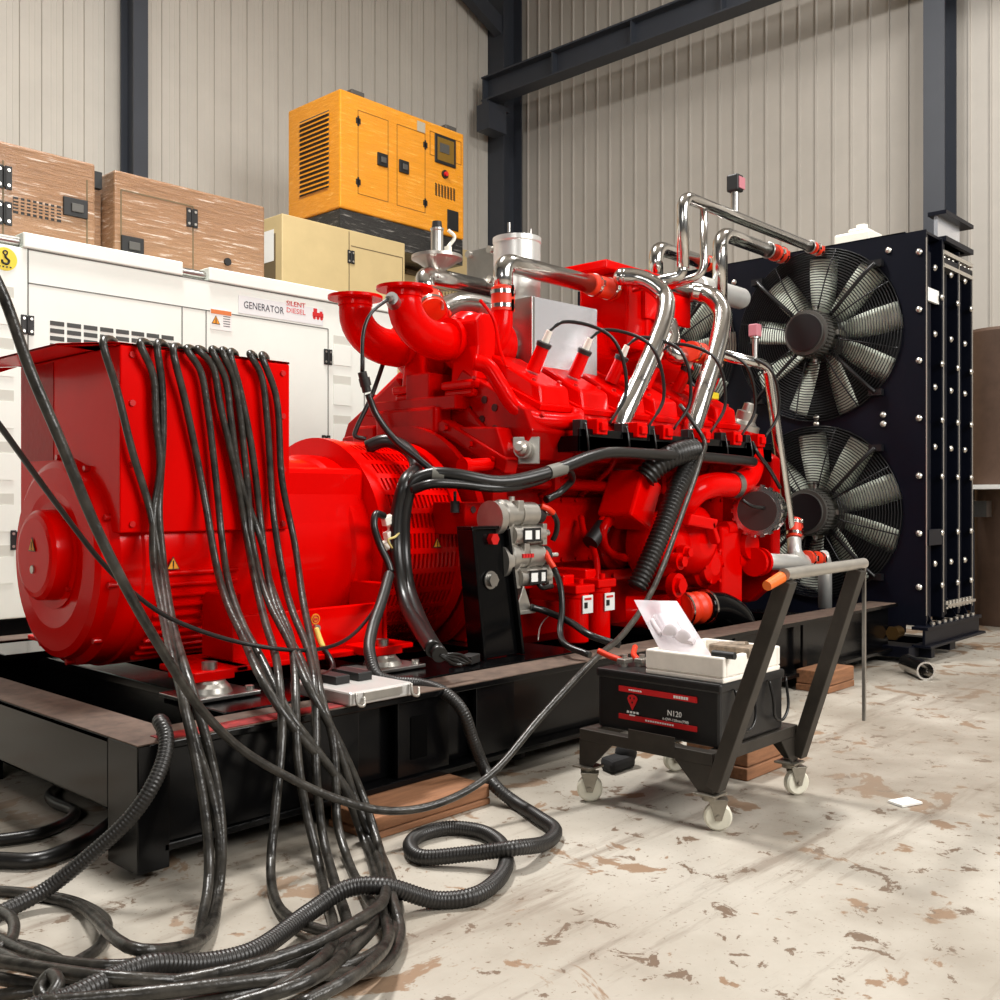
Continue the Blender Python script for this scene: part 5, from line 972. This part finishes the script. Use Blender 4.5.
for dx in (.0, .26): m = MB(); x = bx0+.09+dx; m.tube([(x, by0-.01, bz1-.03), (x+.005, by0-.025, bz1-.10), (x+.01, by0-.03, bz1-.17), (x+.07, by0-.03, bz1-.19), (x+.12, by0-.028, bz1-.15), (x+.13, by0-.012, bz1-.03)], .006, 8, 6); m.build('rope_handle', CABN, bat)
m = MB(); m.tube([(bx0+.12, by1+.01, bz1-.04), (bx0+.12, by1+.03, bz1-.12), (bx0+.22, by1+.03, bz1-.12), (bx0+.22, by1+.01, bz1-.04)], .008, 8); m.build('rope_handle', CABN, bat)
m = MB(); 
for dx, dy in ((.09, -.06), (.14, -.10)): m.cyl((bx0+dx, by1+dy, bz1), (bx0+dx, by1+dy, bz1+.03), .016, n=14)
m.build('terminal_post', ALU, bat)
# clamp cables at the battery terminals
for i, (px, py, mt, lab) in enumerate(((600, 648, ORED, 'red clamped battery cable end resting on the battery top'), (632, 645, CABN, 'black battery cable with red tip resting behind the foam box'))):
    a = V(bx0+.10+.05*i, by1-.06-.05*i, bz1+.022); tc = thing('battery_clamp', a, lab, 'clamp'); k = MB(); k.obox(a, V(.03, .0, 0), V(0, .02, 0), V(0, 0, .010)); k.cyl(a+V(0, 0, -.02), a+V(0, 0, .025), .012, n=10); k.build('jaw', ALU, tc, .004)
    k = MB(); k.tube([a+V(0, .02, 0), a+V(-.01+.05*i, .07, .012), a+V(-.02+.14*i, .12, .03)], .012, 10); k.build('cable_boot', ORED, tc)
# foam tray, bag of gloves, cloths
ft0, ft1 = P(648, 678, X=bx0+.02), P(725, 686, X=bx0+.02)
fy1, fy0 = 2.27, 1.925; fx0, fx1, fz0, fz1 = bx0+.015, bx0+.45, bz1, bz1+.095
tray = MB(); tray.box(fx0, fy0, fz0, fx1, fy1, fz0+.02); tray.box(fx0, fy0, fz0+.02, fx0+.025, fy1, fz1); tray.box(fx1-.025, fy0, fz0+.02, fx1, fy1, fz1); tray.box(fx0+.025, fy0, fz0+.02, fx1-.025, fy0+.025, fz1); tray.box(fx0+.025, fy1-.025, fz0+.02, fx1-.025, fy1, fz1)
tag(tray.build('foam_tray', FOAM, None, .006), 'white foam tray lying on top of the black battery', 'tray')
# bag
A0, A1, A2, A3 = [P(a, b, X=fx0+.05+d) for a, b, d in ((634, 600, .16), (677, 601, .16), (712, 656, 0), (661, 652, 0))]
A0.x -= .16; A1.x -= .16
bagm = MB(); N = 10
for s in (0, 1):
    g = []
    for i in range(N+1):
        for j in range(N+1):
            u, v = i/N, j/N; p = (A0*(1-u)+A1*u)*(1-v)+(A3*(1-u)+A2*u)*v; bl_ = math.sin(math.pi*u)*math.sin(math.pi*min(v*.9+.1, 1)); p = p+V(.05*v-.02, 0, 0)*0+V((-.018 if s == 0 else .018)*bl_+.012*math.sin(7*u+3*v)*bl_+.16*(1-v), .0, .0); g.append(p)
    bagm.add(g, [(i*(N+1)+j, (i+1)*(N+1)+j, (i+1)*(N+1)+j+1, i*(N+1)+j+1) for i in range(N) for j in range(N)], True)
bag = thing('plastic_bag', A3, 'translucent white plastic bag of gloves leaning out of the foam tray', 'bag'); bagm.build('film', CLEAR, bag)
k = MB()
def onbag(u, v): return (A0*(1-u)+A1*u)*(1-v)+(A3*(1-u)+A2*u)*v+V(.16*(1-v), 0, 0)
for du, dv, sc_ in ((.0, .0, 1.0), (.22, .06, .9)):
    w = len(k.v); c0 = onbag(.38+du, .72+dv)
    k.ball(c0, .046*sc_, 14, 1.25)
    for fu, fv in ((.20, .40), (.30, .32), (.42, .30), (.53, .36)): k.tube([onbag(.36+du+(fu-.37)*.7, .68+dv), onbag(fu+du, (fv+.66)/2+dv), onbag(fu+du-.01, fv+dv)], lambda t: .017*(1-.25*t), 10, 5)
    k.tube([onbag(.50+du, .74+dv), onbag(.60+du, .66+dv), onbag(.63+du, .56+dv)], .016, 10, 5)
    for q in range(w, len(k.v)): k.v[q].x = c0.x+(k.v[q].x-c0.x)*1.0 if abs(k.v[q].z-c0.z) > .07 else k.v[q].x
    for q in range(w, w+14*9): k.v[q].x = c0.x+(k.v[q].x-c0.x)*.3
k.build('gloves', mat('glove_cotton', (228, 220, 224), .9), bag)
k = MB(); c = P(735, 650, X=fx0+.22); c.z = fz1+.0; k.obox(c, V(.05, 0, .0), V(0, .09, .0), V(0, 0, .02)); k.cyl(c+V(.02, .08, .0), c+V(.02, -.04, .012), .022, n=12); tag(k.build('tool_pouch', mat('crumpled_grey', (150, 134, 116), .6, .3, var=.5, vscale=30), None, .008), 'crumpled grey packet lying in the foam tray', 'packet')
k = MB(); a, b = P(713, 652, X=fx0+.03), P(735, 656, X=fx0+.03); a.z = b.z = fz1+.008; k.cyl(a, b, .014, n=12); tag(k.build('screwdriver', BLKM, None), 'short black tool handle across the rim of the foam tray', 'tool')
k = MB(); c = P(618, 762, Z=.03); k.obox(c+V(0, 0, .0), V(.09, 0, 0), V(.02, .05, 0), V(0, 0, .03)); k.ball(c+V(.06, .0, .03), .05, 10); tag(k.build('rag', mat('dark_rag', (34, 33, 34), .9, var=.4), None, .02), 'dark crumpled rag on the floor under the cart', 'rag')
# ------------------------------------------------------------------ loose cables
def hangY(py):
    K = ((330, 3.93), (345, 3.915), (532, 3.90), (575, 3.72), (620, 3.40), (660, 3.12), (690, 2.93), (740, 2.86), (860, 2.74), (1000, 2.6))
    for (a, b), (c, d) in zip(K, K[1:]):
        if a <= py <= c: return b+(d-b)*(py-a)/(c-a)
    return K[0][1] if py < K[0][0] else K[-1][1]
def cable(pts, r, m, label, lift=0, top=None, res=7, hose=False, name='power_cable', group=None):
    out = []
    if top is not None: out += [V(top[0], top[1], 1.845+r), V(top[0], 4.1, 1.85+r)]
    for p in pts:
        if len(p) == 2:
            q = P(p[0], p[1], Y=hangY(p[1]))
            if q.z < r+lift: q = P(p[0], p[1], Z=r+lift)
        elif p[2] == 'f': q = P(p[0], p[1], Z=(r if len(p) < 4 else r+p[3]))
        else: q = P(p[0], p[1], Y=p[2])
        out.append(q)
    mb = MB()
    if hose: mb.hose(out, r, .0115, 12, .07)
    else: mb.tube(out, r, 10, res)
    return tag(mb.build(name, m, None), label, 'cable', group)
RC = .0155
f = 'f'
def topx(px): return P(px, 345, Y=3.95).x
G = 'cables slung over the terminal box'
hang = [
 ([(103, 343), (117, 390), (132, 450), (150, 510), (158, 555), (168, 625), (183, 700), (195, 754), (206, 820), (209, 870), (203, 915, f), (185, 957, f, .02), (120, 975, f, .05), (40, 990, f, .05), (-30, 1000, f, .03)], 'leftmost cable over the terminal box edge, hanging from the near left corner'),
 ([(140, 344), (153, 375), (156, 420), (160, 468), (154, 510), (153, 555), (162, 610), (177, 676), (194, 736), (212, 795), (220, 845), (216, 890, f), (196, 945, f, .02), (130, 965, f, .08), (50, 960, f, .07), (-20, 930, f, .04)], 'second cable from the left over the terminal box'),
 ([(157, 345), (162, 385), (163, 435), (159, 510), (163, 560), (173, 625), (192, 690), (208, 745), (219, 800), (222, 850), (219, 890, f), (200, 940, f, .03), (140, 950, f, .10), (75, 905, f, .0), (20, 893, f, .0), (-20, 890, f, 0)], 'third cable from the left over the terminal box, close beside the second'),
 ([(173, 350), (186, 405), (204, 495), (216, 564), (228, 605), (242, 635), (262, 680), (282, 712), (305, 742), (328, 765), (350, 795), (366, 832), (382, 870), (386, 905, f, .03), (372, 930, f, .04), (330, 948, f, .05), (270, 970, f, .06), (180, 985, f, .06), (60, 975, f, .10), (-20, 945, f, .08)], 'cable crossing from box top down to the right, outermost of the coil'),
 ([(187, 350), (200, 370), (207, 405), (216, 480), (222, 540), (228, 580), (243, 625), (262, 660), (290, 715), (318, 752), (345, 790), (362, 835), (376, 880), (378, 920, f, .05), (345, 955, f, .06), (290, 985, f, .07), (200, 1000, f, .06), (80, 1000, f, .08)], 'cable beside the crossing one, second from outside in the coil'),
 ([(198, 350), (212, 365), (220, 405), (237, 480), (246, 534), (256, 585), (266, 625), (274, 650), (279, 680), (282, 730), (276, 805), (271, 858), (274, 896, f), (290, 918, f, .01), (320, 930, f, .02), (343, 935, f, .03), (320, 965, f, .08), (240, 995, f, .09), (150, 1010, f, .09)], 'cable hanging straight in the middle of the box and turning on the floor'),
 ([(212, 351), (225, 378), (231, 420), (240, 480), (261, 540), (273, 600), (286, 632), (300, 658), (315, 695), (332, 730), (345, 768), (356, 802), (374, 840), (392, 880), (398, 915, f, .02), (385, 945, f, .03), (340, 968, f, .04), (250, 980, f, .05), (120, 978, f, .12), (-20, 958, f, .10)], 'cable running to the rightmost bend of the floor coil'),
 ([(230, 354), (240, 390), (252, 450), (261, 525), (267, 570), (278, 605), (290, 635), (295, 675), (296, 715), (298, 760), (306, 810), (318, 860), (325, 895, f, .0), (333, 925, f, .02), (320, 960, f, .1), (260, 1000, f, .1)], 'cable ending straight down into the coil, left of the timber block'),
 ([(250, 355), (261, 375), (267, 420), (273, 510), (282, 570), (292, 610), (308, 650), (315, 688), (316, 730), (316, 770), (322, 830), (336, 885), (346, 915, f, .01), (350, 940, f, .04), (310, 980, f, .12), (220, 1010, f, .1)], 'second cable from the right over the terminal box'),
 ([(262, 357), (276, 396), (282, 480), (294, 540), (303, 600), (312, 645), (322, 700), (333, 740), (336, 780), (337, 820), (348, 860), (366, 895, f, .02), (385, 920, f, .06), (388, 940, f, .06), (355, 975, f, .1), (300, 1005, f, .1)], 'rightmost cable over the terminal box edge'),
 ([(222, 352), (234, 380), (246, 470), (252, 540), (268, 600), (288, 640), (310, 690), (340, 745), (364, 800), (380, 850), (393, 900, f, .05), (400, 935, f, .02), (380, 968, f, .02), (300, 975, f, .1), (160, 992, f, .13), (40, 1003, f, .12)], 'cable between the middle ones, ending in the wide outer floor loop'),
]
for i, (pts, lab) in enumerate(hang): cable(pts, RC, CABLE, lab, .0, (topx(pts[0][0])+.12, 4.35+.03*(i % 3)), name='power_cable')
# cables from the left, thick and thin
cable([(-30, 235, 2.66), (0, 288, 2.65), (30, 370, 2.64), (60, 440, 2.62), (95, 525, 2.62), (130, 595, 2.62), (165, 655, 2.70), (200, 708, 2.75), (240, 748, 2.76), (290, 778, 2.74), (340, 800, 2.70), (390, 811, 2.66), (440, 803, 2.62), (490, 775, 2.6), (540, 718, 2.6), (590, 664, 2.62), (625, 632, 2.75), (655, 585, 2.95), (680, 520, 3.15), (700, 462, 3.3), (704, 440, 3.42), (690, 418, 3.5), (680, 405, 3.58)], .0142, CABLE, 'long dark cable sagging across the whole set from upper left to the engine', name='sagging_cable')
cable([(-20, 400, 2.5), (0, 426, 2.55), (50, 495, 2.75), (100, 560, 2.95), (130, 590, 3.05), (170, 618, 3.12), (230, 640, 3.15), (290, 650, 3.15), (335, 645, 3.3), (365, 622, 3.55), (385, 590, 3.72), (390, 575, 3.74)], .008, CABN, 'thin black wire sagging low across the alternator barrel', name='thin_wire')
# corrugated and smooth hoses on the floor at lower left
cable([(163, 742, 3.06), (164, 727, 3.03), (160, 722, 2.95), (166, 735, 2.90), (164, 758, 2.86), (150, 790, 2.84), (128, 820, f, .22), (90, 855, f, .12), (45, 890, f, .03), (0, 913, f, 0), (-30, 925, f, 0)], .024, HOSE, 'corrugated black conduit looping over the frame corner down to the floor', hose=True, name='corrugated_conduit')
cable([(135, 795, f, 0), (117, 818, f, 0), (78, 845, f, 0), (38, 860, f, 0), (0, 860, f, 0), (-30, 858, f, 0)], .026, CABN, 'smooth black hose emerging from under the frame corner', name='black_hose')
cable([(62, 784, f, 0), (50, 795, f, 0), (56, 803, f, 0), (75, 812, f, 0), (66, 822, f, 0), (38, 834, f, 0), (0, 840, f, 0), (-30, 842, f, 0)], .022, CABN, 'thinner black hose with a sharp kink on the floor behind the frame corner', name='black_hose')
cable([(30, 1010, f, .1), (70, 998, f, .10), (112, 978, f, .10), (150, 965, f, .1), (200, 964, f, .06), (250, 953, f, .04), (310, 912, f, .03), (346, 889, f, .06), (383, 886, f, .06), (436, 900, f, 0), (473, 896, f, 0), (500, 877, f, 0), (506, 857, f, 0), (498, 841, f, 0), (479, 831, f, 0), (448, 828, f, 0), (420, 835, f, 0), (410, 846, f, .0), (421, 857, f, .0), (467, 854, f, .02), (515, 848, f, .045), (545, 843, f, .01), (555, 830, f, 0), (538, 817, f, 0), (513, 801, f, 0), (497, 788, f, .04), (484, 768, 2.86), (473, 740, 2.88), (462, 710, 2.90), (445, 693, 2.98), (420, 684, 3.10), (395, 682, 3.16), (378, 676, 3.2), (370, 655, 3.28), (372, 630, 3.45), (382, 600, 3.60), (389, 575, 3.72)], .026, HOSE, 'thick corrugated black conduit coiling in a loop on the open floor', hose=True, name='corrugated_conduit')
# remaining strands of the floor coil
pile = [
 ([(-30, 938, f, .02), (38, 950, f, .02), (75, 972, f, .03), (110, 992, f, .02), (150, 1012, f, .02)], 'heap strand running from the left edge down to the bottom edge'),
 ([(-30, 955, f, 0), (50, 968, f, .0), (130, 990, f, 0), (220, 996, f, 0), (320, 975, f, 0), (380, 955, f, 0)], 'heap strand lying flat along the bottom of the coil'),
 ([(-20, 890, f, .0), (25, 893, f, 0), (75, 902, f, 0), (104, 918, f, 0), (107, 930, f, 0), (98, 948, f, 0), (70, 966, f, .0), (40, 985, f, 0)], 'single strand making a hairpin bend on bare floor at lower left'),
 ([(-20, 975, f, .05), (40, 985, f, .06), (120, 988, f, .08), (210, 975, f, .1), (300, 950, f, .1), (350, 925, f, .1), (380, 905, f, .09), (386, 890, f, .07)], 'heap strand sweeping up to the right over the coil'),
 ([(45, 1005, f, .1), (58, 985, f, .12), (50, 975, f, .12), (40, 990, f, .1), (60, 1010, f, .08)], 'short twisted knot of cable on the heap at lower left'),
 ([(-20, 905, f, .03), (8, 915, f, .04), (14, 930, f, .05), (6, 945, f, .05), (-20, 955, f, .05)], 'strand curling at the left photo edge above the heap'),
]
for pts, lab in pile: cable(pts, RC, CABLE, lab, name='heap_cable')
# thin black pipe section seen on the frame rail
